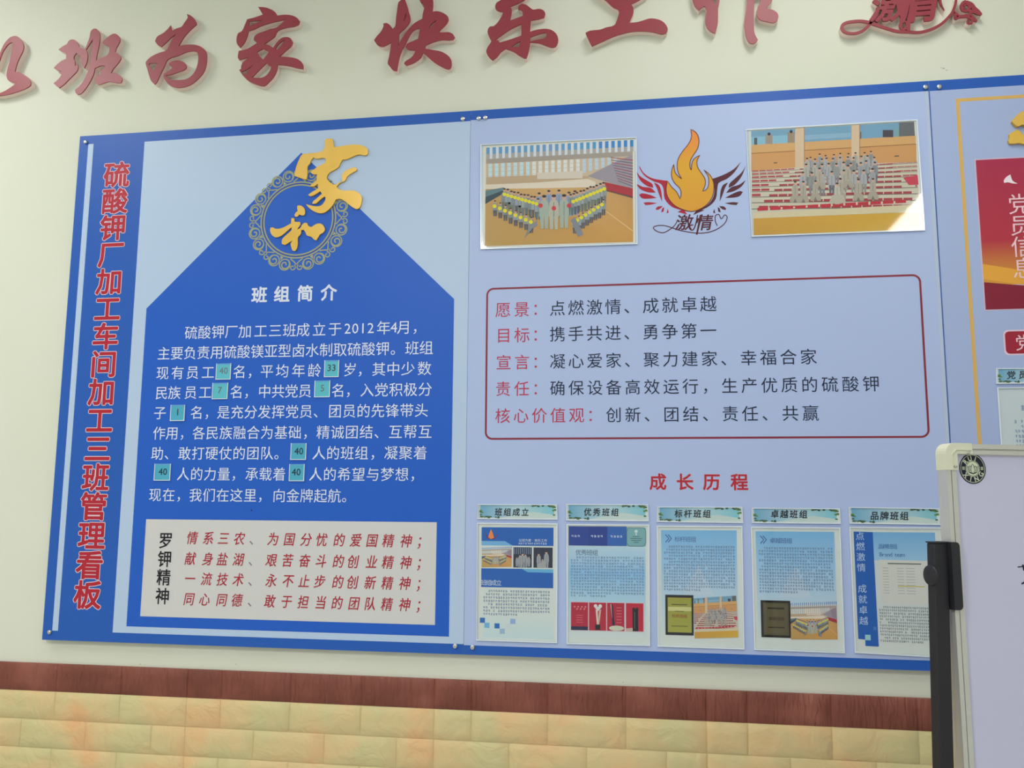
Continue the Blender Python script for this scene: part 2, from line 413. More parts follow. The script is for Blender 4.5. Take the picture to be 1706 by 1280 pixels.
raised('raised_character', Crop(80, 40, 9.843), [[(170, 420), (240, 365), (310, 325), (340, 275), (395, 252), (450, 268), (495, 320), (515, 380), (560, 400), (605, 415), (640, 330), (680, 215), (700, 120), (745, 78), (790, 78), (835, 120), (850, 170), (845, 280), (830, 380), (805, 480), (785, 605), (870, 555), (970, 510), (1000, 440), (1005, 365), (950, 350), (900, 320), (890, 290), (940, 245), (1010, 190), (1075, 157), (1130, 170), (1175, 225), (1178, 275), (1150, 340), (1120, 390), (1100, 460), (1140, 480), (1185, 520), (1195, 560), (1165, 620), (1110, 685), (1060, 745), (1030, 810), (1100, 800), (1165, 830), (1210, 880), (1212, 925), (1190, 965), (1120, 965), (1000, 945), (900, 975), (830, 993), (785, 970), (768, 915), (785, 870), (850, 825), (862, 775), (848, 725), (880, 760), (910, 735), (935, 685), (880, 680), (820, 700), (765, 725), (745, 820), (700, 920), (640, 1020), (580, 1100), (530, 1145), (480, 1160), (450, 1125), (442, 1080), (500, 1030), (560, 960), (610, 870), (645, 790), (680, 690), (700, 580), (715, 450), (725, 340), (735, 240), (700, 300), (660, 360), (620, 425), (645, 480), (648, 560), (630, 640), (590, 725), (555, 680), (540, 610), (530, 540), (500, 500), (465, 475), (430, 520), (420, 575), (440, 620), (440, 690), (485, 660), (492, 710), (470, 775), (410, 840), (340, 910), (260, 990), (180, 1050), (130, 1010), (90, 970), (140, 930), (190, 880), (220, 830), (170, 795), (230, 775), (150, 760), (92, 720), (150, 660), (220, 605), (295, 570), (300, 480), (240, 455)]],
       'dark red raised brush character 班, three strokes wide, second of the slogan from the left', None, G1)
raised('raised_character', Crop(235, 15, 9.143), [[(695, 75), (750, 95), (810, 145), (840, 200), (845, 235), (780, 290), (700, 370), (630, 460), (570, 565), (670, 545), (790, 542), (880, 560), (955, 605), (995, 660), (1000, 760), (985, 880), (940, 980), (850, 1080), (740, 1160), (600, 1198), (500, 1190), (420, 1150), (370, 1090), (340, 1020), (345, 985), (420, 940), (485, 890), (420, 850), (425, 820), (500, 790), (590, 785), (650, 810), (690, 855), (685, 900), (640, 935), (540, 970), (450, 1000), (370, 1010), (420, 1060), (520, 1080), (650, 1075), (730, 1045), (800, 980), (845, 890), (870, 780), (868, 700), (845, 655), (780, 640), (680, 660), (560, 710), (410, 765), (350, 880), (290, 1000), (240, 1110), (205, 1150), (150, 1090), (115, 990), (85, 880), (70, 820), (100, 770), (180, 710), (280, 665), (380, 630), (430, 550), (480, 450), (540, 375), (450, 440), (370, 520), (305, 575), (255, 550), (212, 490), (245, 420), (330, 370), (400, 310), (450, 248), (470, 335), (540, 295), (615, 270), (660, 205), (710, 130)], [(115, 850), (130, 825), (255, 825), (190, 945)]],
       'dark red raised brush character 为 with a big round hook, third from the left', None, G1)
raised('raised_character', Crop(385, 0, 8.26), [[(370, 95), (450, 98), (530, 120), (600, 160), (635, 215), (720, 203), (820, 208), (900, 240), (945, 290), (930, 340), (860, 365), (740, 385), (640, 425), (600, 500), (530, 555), (455, 605), (510, 618), (580, 655), (620, 590), (680, 530), (750, 508), (815, 525), (848, 580), (830, 630), (750, 700), (665, 780), (780, 785), (880, 800), (950, 835), (990, 890), (992, 950), (900, 935), (780, 905), (640, 890), (630, 960), (590, 1050), (520, 1130), (450, 1185), (350, 1165), (250, 1120), (170, 1050), (110, 960), (135, 950), (140, 900), (160, 860), (195, 830), (250, 785), (180, 805), (110, 825), (92, 790), (105, 700), (200, 680), (280, 640), (355, 590), (310, 550), (320, 500), (370, 460), (450, 430), (530, 400), (620, 378), (690, 325), (755, 265), (640, 290), (520, 320), (400, 360), (320, 400), (240, 425), (220, 500), (180, 590), (120, 655), (80, 600), (75, 530), (95, 460), (150, 425), (185, 350), (220, 265), (320, 240), (435, 200), (400, 140)],
        [(250, 290), (430, 280), (250, 360)], [(355, 715), (440, 670), (520, 715), (440, 820), (400, 780)], [(145, 990), (230, 945), (320, 878), (240, 960), (205, 1035), (170, 1015)], [(285, 1065), (400, 950), (490, 860), (510, 895), (550, 910), (540, 960), (480, 1040), (400, 1072)], [(605, 690), (625, 640), (680, 580), (740, 545), (700, 610), (650, 670)]],
       'dark red raised brush character 家 just left of the wide gap in the slogan', None, G1)
raised('raised_character', Crop(615, 0, 9.844), [[(480, 40), (520, 0), (525, -50), (555, -80), (575, -50), (590, 0), (620, 80), (650, 190), (678, 300), (660, 370), (590, 460), (500, 545), (490, 600), (480, 750), (520, 660), (580, 560), (660, 460), (740, 380), (870, 305), (880, 220), (905, 110), (880, 60), (880, 20), (860, 60), (830, 10), (840, -60), (880, -120), (960, -140), (1030, -80), (1050, 60), (1040, 190), (1120, 183), (1220, 215), (1290, 270), (1300, 330), (1260, 400), (1190, 470), (1130, 525), (1220, 530), (1300, 525), (1370, 555), (1405, 610), (1380, 650), (1300, 658), (1190, 655), (1050, 690), (930, 740), (915, 795), (1050, 820), (1180, 845), (1280, 900), (1340, 970), (1352, 1060), (1330, 1120), (1290, 1135), (1180, 1090), (1050, 1010), (950, 920), (885, 868), (850, 940), (780, 1000), (700, 1045), (610, 1075), (570, 1040), (600, 1000), (680, 950), (740, 880), (755, 825), (640, 815), (595, 770), (620, 720), (700, 680), (800, 635), (815, 560), (835, 465), (760, 480), (690, 540), (640, 630), (590, 730), (540, 820), (500, 930), (475, 1050), (455, 1165), (390, 1150), (340, 1090), (305, 1040), (325, 930), (345, 820), (360, 695), (290, 735), (210, 765), (140, 740), (80, 660), (120, 600), (190, 520), (235, 430), (230, 385), (290, 378), (340, 410), (385, 470), (425, 430), (440, 300), (460, 150)],
        [(560, 360), (580, 280), (610, 200), (600, 280)], [(970, 470), (1000, 420), (1060, 360), (1115, 320), (1060, 390), (1000, 450)]],
       'dark red raised brush character 快 just right of the wide gap in the slogan', None, G1)
raised('raised_character', Crop(800, 0, 11.636), [[(400, 0), (490, -80), (700, -150), (900, -190), (985, -150), (930, -60), (830, 15), (700, 80), (585, 125), (610, 180), (605, 280), (570, 400), (680, 360), (825, 305), (820, 230), (780, 190), (735, 180), (740, 120), (810, 68), (900, 95), (1025, 185), (1130, 170), (1220, 195), (1260, 260), (1240, 340), (1130, 370), (985, 395), (975, 500), (965, 615), (1080, 580), (1250, 558), (1380, 580), (1470, 650), (1510, 740), (1500, 840), (1460, 900), (1390, 922), (1270, 885), (1150, 840), (970, 820), (950, 960), (900, 1125), (860, 1130), (760, 1080), (640, 1000), (490, 945), (400, 1010), (330, 1100), (240, 1170), (190, 1130), (120, 1020), (130, 940), (180, 860), (220, 800), (180, 730), (145, 640), (150, 570), (190, 515), (260, 505), (340, 430), (400, 340), (450, 235), (370, 220), (310, 185), (290, 120), (320, 50)],
        [(290, 770), (420, 680), (600, 560), (800, 465), (795, 690), (620, 750), (380, 825), (340, 780)], [(600, 905), (700, 840), (785, 795), (750, 910)], [(970, 720), (1080, 680), (1200, 645), (1270, 635), (1285, 680), (1260, 730), (1120, 765), (975, 800)]],
       'dark red raised brush character 乐 above the left group photo', None, G1)
raised('raised_character', Crop(970, 0, 11.373), [[(435, 0), (330, -60), (250, -130), (290, -210), (450, -230), (900, -310), (1180, -370), (1320, -340), (1350, -240), (1250, -110), (1075, 5), (925, 80), (965, 140), (972, 230), (940, 320), (890, 432), (1030, 420), (1160, 385), (1280, 350), (1420, 362), (1530, 410), (1600, 490), (1620, 560), (1590, 630), (1510, 648), (1350, 610), (1150, 590), (950, 598), (780, 635), (600, 690), (400, 780), (180, 878), (120, 760), (62, 620), (150, 580), (340, 560), (450, 520), (605, 478), (660, 370), (695, 240), (675, 180), (590, 140), (500, 60)]],
       'dark red raised brush character 工, single wide foot stroke, above the flame emblem', None, G1)
raised('raised_character', Crop(1145, 0, 10.66), [[(95, 0), (80, -100), (130, -220), (260, -330), (420, -470), (560, -520), (640, -450), (600, -330), (520, -210), (585, -90), (570, 30), (550, 150), (545, 380), (530, 480), (490, 595), (420, 560), (350, 490), (320, 400), (330, 250), (345, 190), (320, 120), (290, 110), (250, 140), (205, 185), (150, 130), (110, 60)], [(450, 0), (415, -70), (480, -110), (520, -20), (500, 72)],
        [(1060, 0), (1055, -130), (1050, -260), (920, -190), (810, -180), (800, -240), (930, -330), (1040, -440), (1130, -560), (1220, -560), (1235, -470), (1180, -380), (1400, -430), (1560, -440), (1600, -370), (1500, -320), (1210, -270), (1205, -200), (1380, -230), (1450, -190), (1390, -130), (1205, -80), (1195, 60), (1185, 250), (1185, 480), (1200, 600), (1255, 705), (1210, 760), (1150, 775), (1090, 745), (1045, 660), (1015, 520), (1015, 380), (1040, 200), (1055, 60)],
        [(1290, 0), (1310, -50), (1420, -75), (1525, -50), (1505, 15), (1450, 80), (1400, 150), (1500, 168), (1580, 210), (1618, 270), (1610, 340), (1570, 390), (1510, 402), (1400, 380), (1290, 345), (1240, 280), (1235, 200), (1255, 110), (1300, 40)]],
       'dark red raised brush character 作, only three lower strokes in view, above right photo', None, G1)

# script emblem of the slogan: ribbons (variable-width bands) and slanted characters
def band(P, w, sub=6):
    Q = []
    n = len(P)
    for i in range(n-1):
        p0, p1, p2, p3 = P[max(i-1, 0)], P[i], P[i+1], P[min(i+2, n-1)]
        for k in range(sub):
            t = k/sub; q = []
            for a in range(2):
                q.append(.5*((2*p1[a])+(-p0[a]+p2[a])*t+(2*p0[a]-5*p1[a]+4*p2[a]-p3[a])*t*t+(-p0[a]+3*p1[a]-3*p2[a]+p3[a])*t**3))
            Q.append(tuple(q))
    Q.append(P[-1][:2]); return Q
def bandVF(Q, w0, w1, y0, y1, mid=None):
    V, F = [], []; n = len(Q)
    for i in range(n):
        a, b = Q[max(i-1, 0)], Q[min(i+1, n-1)]; dx, dz = b[0]-a[0], b[1]-a[1]; d = math.hypot(dx, dz) or 1
        t = i/(n-1); w = (w0+(w1-w0)*t if mid is None else w0+(mid-w0)*math.sin(math.pi*t))/2
        l = (Q[i][0]-dz/d*w, Q[i][1]+dx/d*w); r = (Q[i][0]+dz/d*w, Q[i][1]-dx/d*w)
        V += [(l[0], y0, l[1]), (r[0], y0, r[1]), (r[0], y1, r[1]), (l[0], y1, l[1])]
    for i in range(n-1):
        a, b = 4*i, 4*i+4
        F += [(a, a+1, b+1, b), (a+1, a+2, b+2, b+1), (a+2, a+3, b+3, b+2), (a+3, a, b, b+3)]
    F += [(3, 2, 1, 0), (4*n-4, 4*n-3, 4*n-2, 4*n-1)]
    return V, F
def glyphsolid(ch, cx, cz, em, bold, shear, y0, y1, sx=1.0):
    P, F = glyph(ch, 0)
    if bold:
        out = []
        for k_ in range(9):
            a = k_*math.pi/4; o_ = 0 if k_ == 8 else em*bold
            out.append(glyphsolid(ch, cx+o_*math.cos(a), cz+o_*math.sin(a), em, 0, shear, y0+.00002*k_, y1, sx))
        return join(out)
    V = []
    for yy in (y0, y1):
        for x, y in P:
            x, y = (x-.5)*sx+shear*(y-.38), y-.38; V.append((cx+em*x, yy, cz+em*y))
    n = len(P); edges = {}
    for f in F:
        for i in range(len(f)):
            e = (f[i], f[(i+1) % len(f)]); edges[e] = 1
    G = [tuple(f) for f in F]+[tuple(i+n for i in f[::-1]) for f in F]
    for (a, b) in edges:
        if (b, a) not in edges: G.append((b, a, a+n, b+n))
    return V, G
a1 = Crop(1395, 0, 14.217, YFACE); a2 = Crop(1515, 0, 13.123, YFACE)
flour = [a1(*p) for p in [(950, 175), (935, 250), (950, 340), (880, 430), (800, 530), (700, 645), (580, 735), (430, 785), (260, 780), (150, 730), (108, 640), (160, 560), (300, 515), (550, 495), (760, 530), (900, 580), (1150, 660), (1400, 735), (1600, 750)]] + [a2(*p) for p in [(0, 695), (150, 705), (300, 690), (500, 630), (700, 520), (850, 380), (950, 250), (1000, 120), (1025, 0), (1040, -90)]]
spir = lambda c, x, y, r, a0, a1_, k=14: [c(x+r*(1-.62*i/k)*math.cos(math.radians(a0+(a1_-a0)*i/k)), y+r*(1-.62*i/k)*math.sin(math.radians(a0+(a1_-a0)*i/k))) for i in range(k+1)]
parts_ = []
def emblem(y0, y1):
    P = [bandVF(band(flour, 0), .0058, .0062, y0, y1, .0082)]
    E_ = lambda: y0-.00012*len(P)
    P.append(bandVF(band(spir(a2, 1245, 150, 120, -90, -520), 0, 2), .009, .004, E_(), y1))
    P.append(bandVF(band(spir(a2, 1310, 460, 80, -120, 260), 0, 2), .006, .003, E_(), y1))
    P.append(bandVF(band([a2(1240, 30), a2(1350, 90), a2(1420, 190), a2(1500, 250), a2(1575, 325)], 0), .006, .004, E_(), y1, .012))
    P.append(bandVF(band([a2(1300, 260), a2(1400, 250), a2(1500, 300), a2(1570, 320)], 0), .012, .003, E_(), y1))
    P.append(bandVF(band([a2(1390, 400), a2(1440, 440), a2(1480, 470)], 0), .012, .003, E_(), y1))
    P.append(bandVF(band([a2(1330, 300), a2(1390, 400), a2(1350, 520)], 0), .004, .006, E_(), y1))
    P.append(bandVF(band([a2(980, 240), a2(1080, 340), a2(1200, 350), a2(1330, 330)], 0), .003, .008, E_(), y1))
    P.append(bandVF(band([a2(1010, 300), a2(1010, 405), a2(1100, 380), a2(1290, 370)], 0), .008, .003, E_(), y1))
    P.append(bandVF(band([a2(665, -60), a2(680, 60), a2(720, 150), a2(765, 230)], 0), .008, .001, E_(), y1))
    P.append(bandVF(band([a1(1700, -30), a1(1650, 200), a1(1590, 430), a1(1500, 560), a1(1500, 650), a1(1560, 700), a1(1640, 650), a1(1640, 560), a1(1580, 480)], 0), .010, .004, E_(), y1))
    P.append(bandVF(band([a1(1790, -20), a1(1745, 250), a1(1690, 500), a1(1680, 740)], 0), .011, .009, E_(), y1))
    x, z = W(1483, 8, y0); P.append(glyphsolid('激', x, z, .098, .022, .22, E_(), y1))
    x, z = W(1531, 5, y0); P.append(glyphsolid('情', x, z, .112, .022, .20, E_(), y1))
    return join(P)
x_, z_ = W(1520, 60, YFACE)
t = thing('raised_emblem', (x_, YW, z_), 'crimson raised script emblem 激情 with long looping flourish, top right of the wall', 'wall lettering')
mesh('face', *emblem(YFACE, YFACE+.004), M['red_face'], t)
mesh('body', *emblem(YFACE+.004, YW), M['pvc'], t)

# ------------------------------------------------------------------ notice boards
BLUE, SKY, WHITE = col(34, 86, 172), col(170, 191, 217), col(205, 209, 214)
SKY2 = col(164, 181, 218)
ZT, Z0 = H0+1.099, H0-.4035
P1, P2, P3 = (-1.7195, -.4943), (-.4935, .7336), (.7344, 1.961)
def board(P, label, nm='notice_board'):
    t = thing(nm, ((P[0]+P[1])/2, YW, Z0), label, 'notice board')
    box('panel', (P[0], .0005, Z0), (P[1], .0055, ZT), M['board_core'], t)
    return t
ident = lambda x, z: (x, z)
def screw(t, px, py):
    x, z = W(px, py, -.004)
    mesh('standoff_screw', *lathe([(.0058, .0005), (.0062, -.002), (.0056, -.0055), (.003, -.0068)], 16, (x, 0, z)), M['steel'], t, False)
    mesh('spacer', *lathe([(.0055, YW), (.0055, .0054)], 10, (x, 0, z)), M['steel'], t)

b1 = board(P1, 'blue edged notice board with a house-shaped blue field, leftmost of the boards')
f = Flat(ident, 0.0003)
def wr(f, x0, z0, x1, z1, c, layer): f.poly([(x0, z1), (x1, z1), (x1, z0), (x0, z0)], c, layer)
zs1, zs0 = W(785, 201.6)[1], W(500, 1064.5)[1]
wr(f, P1[0], Z0, P1[1], ZT, BLUE, 0)
f.build('blue_ground', b1)
f = Flat(ident, 0.0003)
xs = W(214.5, 640)[0]; wr(f, xs, zs0, P1[1], zs1, SKY, 1)
a, b = W(151, 240); c_, d_ = W(87, 1051); q_, r_ = W(96.5, 1051)
wr(f, c_, d_, q_, b, SKY, 1)
f.build('pale_field', b1, label='pale blue printed field and stripe')
f = Flat(ident, 0.0003)
k = [(502, 254.5), (757, 500.5), (747.5, 1060.5), (210.4, 1044.3), (244.3, 512.3)]
w_ = [W(*p) for p in k]
xl = (w_[3][0]+w_[4][0])/2; xr = (w_[1][0]+w_[2][0])/2; zsh = (w_[1][1]+w_[4][1])/2; zb = (w_[2][1]+w_[3][1])/2
f.poly([w_[0], (xr, zsh), (xr, zb), (xl, zb), (xl, zsh)], col(30, 88, 186), 2)
f.build('house_field', b1, label='house-shaped blue field')
f = Flat(ident, 0.0003)
q4 = [W(243.6, 865.2), W(727.5, 870.6), W(725, 1040.8), W(233.8, 1027.8)]
wr(f, (q4[0][0]+q4[3][0])/2, (q4[2][1]+q4[3][1])/2, (q4[1][0]+q4[2][0])/2, (q4[0][1]+q4[1][1])/2, col(196, 196, 196), 3)
f.build('white_text_panel', b1)

# vertical title
tt = [('硫', 195.1, 291.1), ('酸', 191.3, 335.4), ('钾', 189.2, 378.7), ('厂', 184, 424.4), ('加', 181.3, 469.5), ('工', 177.9, 515), ('车', 175.1, 559.8), ('间', 173.7, 606.6), ('加', 168.3, 654.7), ('工', 164.6, 699.4), ('三', 161.7, 747.2), ('班', 159.1, 795.6), ('管', 156.1, 843.7), ('理', 152.5, 892.5), ('看', 148.4, 941.7), ('板', 145.5, 990.8)]
f = Flat(ident, 0.0003)
zA, zB_ = W(195, 291)[1], W(145.5, 991)[1]
for i, (ch, x, y) in enumerate(tt):
    X, Z = W(x, y); X = W(195.1, 291)[0]*.5+W(145.5, 991)[0]*.5; Z = zA+(zB_-zA)*i/15
    f.char(ch, X, Z, .083, col(214, 196, 206), 3, .052, 1.06)
    f.char(ch, X, Z, .083, col(168, 34, 52), 4, .026, 1.06)
f.build('title_lettering', b1, label='red vertical title characters outlined in white')

c3 = Crop(230, 460, 3.159)
f = Flat(ident, 0.0003)
WT = col(205, 214, 232)
f.textline(c3, (640, 98), (1010, 88), 88, [('班', 595, 683), ('组', 715, 800), ('简', 838, 922), ('介', 958, 1050)], WT, 4, .03)
f.build('heading_lettering', b1)
lines = [
 ((247, 296), (1430, 272), [('硫酸钾厂加', 245, 600), ('工', 612, 680), ('三', 690, 755), ('班成', 762, 905), ('立', 918, 990), ('于', 1002, 1072), ('2012', 1083, 1245), ('年', 1258, 1328), ('4', 1328, 1365), ('月', 1368, 1432), ('，', 1443, 1515)]),
 ((105, 405), (1550, 380), [('主要负责用硫酸镁亚型卤水制取硫酸钾', 102, 1325), ('。', 1330, 1400), ('班组', 1405, 1555)]),
 ((100, 510), (1540, 487), [('现', 95, 165), ('有', 175, 243), ('员', 255, 320), ('工', 335, 403), ('名', 500, 570), ('，', 575, 645), ('平', 645, 713), ('均', 725, 795), ('年', 810, 880), ('龄', 892, 965), ('岁', 1083, 1150), ('，', 1155, 1225), ('其', 1233, 1303), ('中', 1310, 1378), ('少', 1387, 1455), ('数', 1470, 1545)]),
 ((92, 614), (1545, 597), [('民', 92, 158), ('族', 160, 225), ('员', 245, 310), ('工', 320, 388), ('名', 486, 553), ('，', 558, 625), ('中共党员', 632, 915), ('名', 1020, 1088), ('，', 1095, 1160), ('入党积极分', 1168, 1550)]),
 ((85, 720), (1525, 707), [('子', 82, 150), ('名', 275, 345), ('，', 350, 415), ('是充分发挥党员、', 415, 995), ('团员的先锋带头', 1000, 1530)]),
 ((80, 828), (1545, 818), [('作用', 78, 215), ('，', 218, 285), ('各民族融合为基础', 285, 863), ('，', 868, 935), ('精诚团结、互帮互', 937, 1550)]),
 ((70, 934), (1520, 930), [('助', 70, 135), ('、', 140, 205), ('敢打硬仗的团队', 210, 715), ('。', 718, 785), ('人的班组', 915, 1215), ('，', 1222, 1290), ('凝聚着', 1293, 1525)]),
 ((205, 1043), (1430, 1043), [('人的力量，', 203, 560), ('承载着', 563, 780), ('人的希望与梦想，', 898, 1505)]),
 ((55, 1152), (1075, 1157), [('现在，', 55, 270), ('我们在这里，', 268, 700), ('向金牌起航。', 707, 1145)])]
for a, b, r in lines:
    seg = [[]]
    for q_ in r:
        if seg[-1] and q_[1]-seg[-1][-1][2] > 42: seg.append([])
        seg[-1].append(q_)
    for sg in seg:
        f = Flat(ident, 0.0003); f.textline(c3, a, b, 76, sg, WT, 4, .004); f.build('paragraph_line', b1)
f = Flat(ident, 0.0003); x, z = c3(597, 1233); f.disc(x, z, .0022, col(25, 30, 60), 4, 8); f.build('ink_dot', b1)

c4 = Crop(230, 850, 3.159)
f = Flat(ident, 0.0003)
for ch, x, y in (('罗', 148, 160), ('钾', 142, 258), ('精', 137, 354), ('神', 129, 453)):
    X, Z = c4(x, y); X = c4(148, 160)[0]*.5+c4(129, 453)[0]*.5; f.char(ch, X, Z, .0475, col(28, 28, 34), 5, .018, .92)
f.build('side_lettering', b1, label='black vertical characters on the white panel')
RED = col(160, 32, 50)
T4 = [((255, 147), (1440, 162), '情系三农', '为国分忧的爱国精神；', [255, 340, 420, 503, 585], [680, 765, 853, 935, 1027, 1115, 1200, 1285, 1380, 1467]),
      ((250, 256), (1440, 276), '献身盐湖', '艰苦奋斗的创业精神；', [245, 337, 413, 498, 580], [670, 755, 845, 932, 1023, 1100, 1198, 1283, 1378, 1465]),
      ((245, 363), (1440, 384), '一流技术', '永不止步的创新精神；', [243, 330, 413, 497, 578], [670, 758, 843, 925, 1020, 1097, 1190, 1280, 1373, 1463]),
      ((240, 470), (1435, 496), '同心同德', '敢于担当的团队精神；', [238, 320, 410, 490, 576], [662, 750, 838, 930, 1016, 1105, 1190, 1278, 1372, 1462])]
for a, b, s1, s2, x1, x2 in T4:
    f = Flat(ident, 0.0003)
    f.textline(c4, a, b, 74, [(ch, x, x+64) for ch, x in zip(s1, x1)]+[(ch, x, x+66) for ch, x in zip(s2, x2)], RED, 5, .009, .88, .16)
    f.textline(c4, a, b, 74, [('、', x1[4], x1[4]+66)], col(120, 110, 130), 5, 0, 1, 0)
    f.build('motto_line', b1, label='red slanted motto lettering')

# gold ring emblem
c5 = Crop(380, 210, 4.923)
L_, R__ = c5(265, 780), c5(890, 760); T_, B_ = c5(600, 468), c5(560, 1075)
cx, cz = (L_[0]+R__[0])/2, (T_[1]+B_[1])/2; rr = ((R__[0]-L_[0])+(T_[1]-B_[1]))/4
GOLD2 = col(150, 156, 118)
f = Flat(ident, 0.0003)
def arc(f, x, z, r, a0, a1, w, c, layer=4, n=40, w1=None, r1=None):
    P = [(x+(r+((r1 if r1 is not None else r)-r)*i/n)*math.cos(math.radians(a0+(a1-a0)*i/n)), z+(r+((r1 if r1 is not None else r)-r)*i/n)*math.sin(math.radians(a0+(a1-a0)*i/n))) for i in range(n+1)]
    f.line(P, w, c, layer, w1=w1)
for r in (rr, rr*.925): arc(f, cx, cz, r, 0, 360, .0042, GOLD2, n=72)
arc(f, cx, cz, rr*.96, 0, 360, .0014, col(72, 62, 140), n=72)
for i in range(8):
    A = math.radians(i*45+22.5)
    for sgn in (1, -1):
        B = A+sgn*math.radians(7.6); x, z = cx+rr*1.205*math.cos(B), cz+rr*1.205*math.sin(B)
        d = math.degrees(B); s_ = rr*.142
        arc(f, x, z, s_, d-200, d+160, .0036, GOLD2, n=20)
        arc(f, x, z, s_*.95, d+180-sgn*40, d+180-sgn*470, .0040, GOLD2, n=24, r1=s_*.18)
    f.poly([(cx+rr*1.03*math.cos(A+.05), cz+rr*1.03*math.sin(A+.05)), (cx+rr*1.03*math.cos(A-.05), cz+rr*1.03*math.sin(A-.05)), (cx+rr*1.13*math.cos(A), cz+rr*1.13*math.sin(A))], GOLD2, 4)
    A2 = math.radians(i*45)
    for sgn in (1, -1):
        B = A2+sgn*math.radians(4.6); x, z = cx+rr*1.25*math.cos(B), cz+rr*1.25*math.sin(B); s_ = rr*.085
        arc(f, x, z, s_, math.degrees(B)-sgn*150, math.degrees(B)+sgn*240, .0034, GOLD2, n=16, r1=s_*.3)
        f.line([(cx+rr*1.03*math.cos(A2+sgn*.16), cz+rr*1.03*math.sin(A2+sgn*.16)), (cx+rr*1.09*math.cos(A2+sgn*.07), cz+rr*1.09*math.sin(A2+sgn*.07)), (cx+rr*1.17*math.cos(A2), cz+rr*1.17*math.sin(A2))], .0036, GOLD2, 4)
f.build('ring_ornament', b1, label='gold scrollwork ring')
g1 = Crop(480, 225, 9.143); g2 = Crop(440, 335, 14.217)
jia = [(560, 80), (620, 55), (680, 65), (690, 120), (705, 190), (800, 175), (930, 155), (1060, 150), (1160, 175), (1215, 225), (1215, 290), (1180, 315), (1080, 300), (980, 335), (900, 370), (830, 380), (800, 430), (770, 490), (700, 540), (640, 570), (600, 620), (595, 670), (640, 720), (690, 755), (725, 765), (770, 730), (830, 715), (820, 640), (850, 570), (930, 520), (1010, 495), (1050, 515), (1040, 545), (960, 590), (900, 640), (870, 700), (790, 735), (740, 790), (790, 835), (880, 850), (1000, 850), (1080, 890), (1125, 950), (1115, 1050), (1085, 1115), (1040, 1130), (960, 1085), (880, 1020), (800, 975), (730, 985), (690, 1060), (620, 1140), (540, 1190), (460, 1190), (370, 1150), (310, 1100), (275, 1055), (340, 1075), (430, 1090), (500, 1080), (550, 1030), (575, 970), (560, 940), (500, 980), (430, 1045), (370, 1050), (385, 1015), (450, 960), (520, 895), (490, 860), (430, 900), (350, 935), (308, 915), (380, 865), (460, 820), (455, 745), (400, 785), (335, 785), (360, 755), (430, 700), (445, 600), (380, 600), (345, 565), (420, 510), (500, 460), (560, 430), (580, 370), (540, 350), (440, 365), (390, 345), (350, 390), (335, 440), (300, 480), (298, 600), (285, 680), (240, 675), (170, 650), (100, 625), (110, 560), (130, 480), (170, 380), (220, 300), (320, 285), (430, 270), (520, 250), (560, 190)]
he = [[(790, 115), (860, 108), (930, 150), (968, 220), (965, 310), (930, 345), (880, 340), (835, 320), (790, 370), (740, 370), (720, 340), (750, 280), (800, 240), (785, 170)],
      [(650, 405), (715, 410), (725, 490), (790, 500), (850, 495), (860, 560), (820, 620), (785, 680), (860, 640), (900, 570), (960, 520), (1020, 525), (1050, 590), (1120, 620), (1180, 580), (1260, 540), (1360, 545), (1420, 610), (1440, 680), (1400, 750), (1320, 800), (1290, 850), (1240, 930), (1190, 920), (1120, 850), (1020, 820), (980, 740), (940, 685), (880, 690), (870, 780), (800, 870), (800, 1000), (780, 1120), (730, 1190), (670, 1170), (645, 1090), (630, 1010), (680, 940), (600, 980), (500, 1045), (425, 1020), (425, 930), (470, 860), (560, 780), (650, 690), (650, 625), (560, 700), (430, 810), (320, 860), (240, 850), (175, 790), (145, 700), (150, 640), (200, 625), (280, 660), (400, 650), (520, 600), (640, 530)]]
g1.y = g2.y = -.004
def plate(nm, loops, crop, m, t, y0, y1, label=None):
    VF = fill([[crop(*p) for p in smooth(L)] for L in loops], y1-y0)
    o = mesh(nm, *upright(VF, y0), m, t)
    if label: o['label'] = label
    return o
plate('gold_character', [jia], g1, M['gold'], b1, -.006, -.0002, 'raised gold brush character 家')
plate('gold_character', he, g2, M['gold'], b1, -.005, -.0012, 'raised gold brush character 和 inside the ring')
for p in ((142.3, 236.5), (82, 1053.5), (771, 198), (758, 1077)): screw(b1, *p)

# ---- second board
b2 = board(P2, 'blue edged notice board with flame emblem and red outlined text box, middle board')
f = Flat(ident, 0.0003); wr(f, P2[0], Z0, P2[1], ZT, BLUE, 0); f.build('blue_ground', b2)
zt2 = (W(790, 201.5)[1]+W(1546, 150)[1])/2; zb2 = (W(775, 1074)[1]+W(1480, 1100)[1])/2
f = Flat(ident, 0.0003); wr(f, P2[0], zb2, P2[1]-.0015, zt2, SKY2, 1); wr(f, P2[1]-.010, zb2, P2[1]-.0015, zt2, col(172, 186, 208), 2); f.build('pale_field', b2)
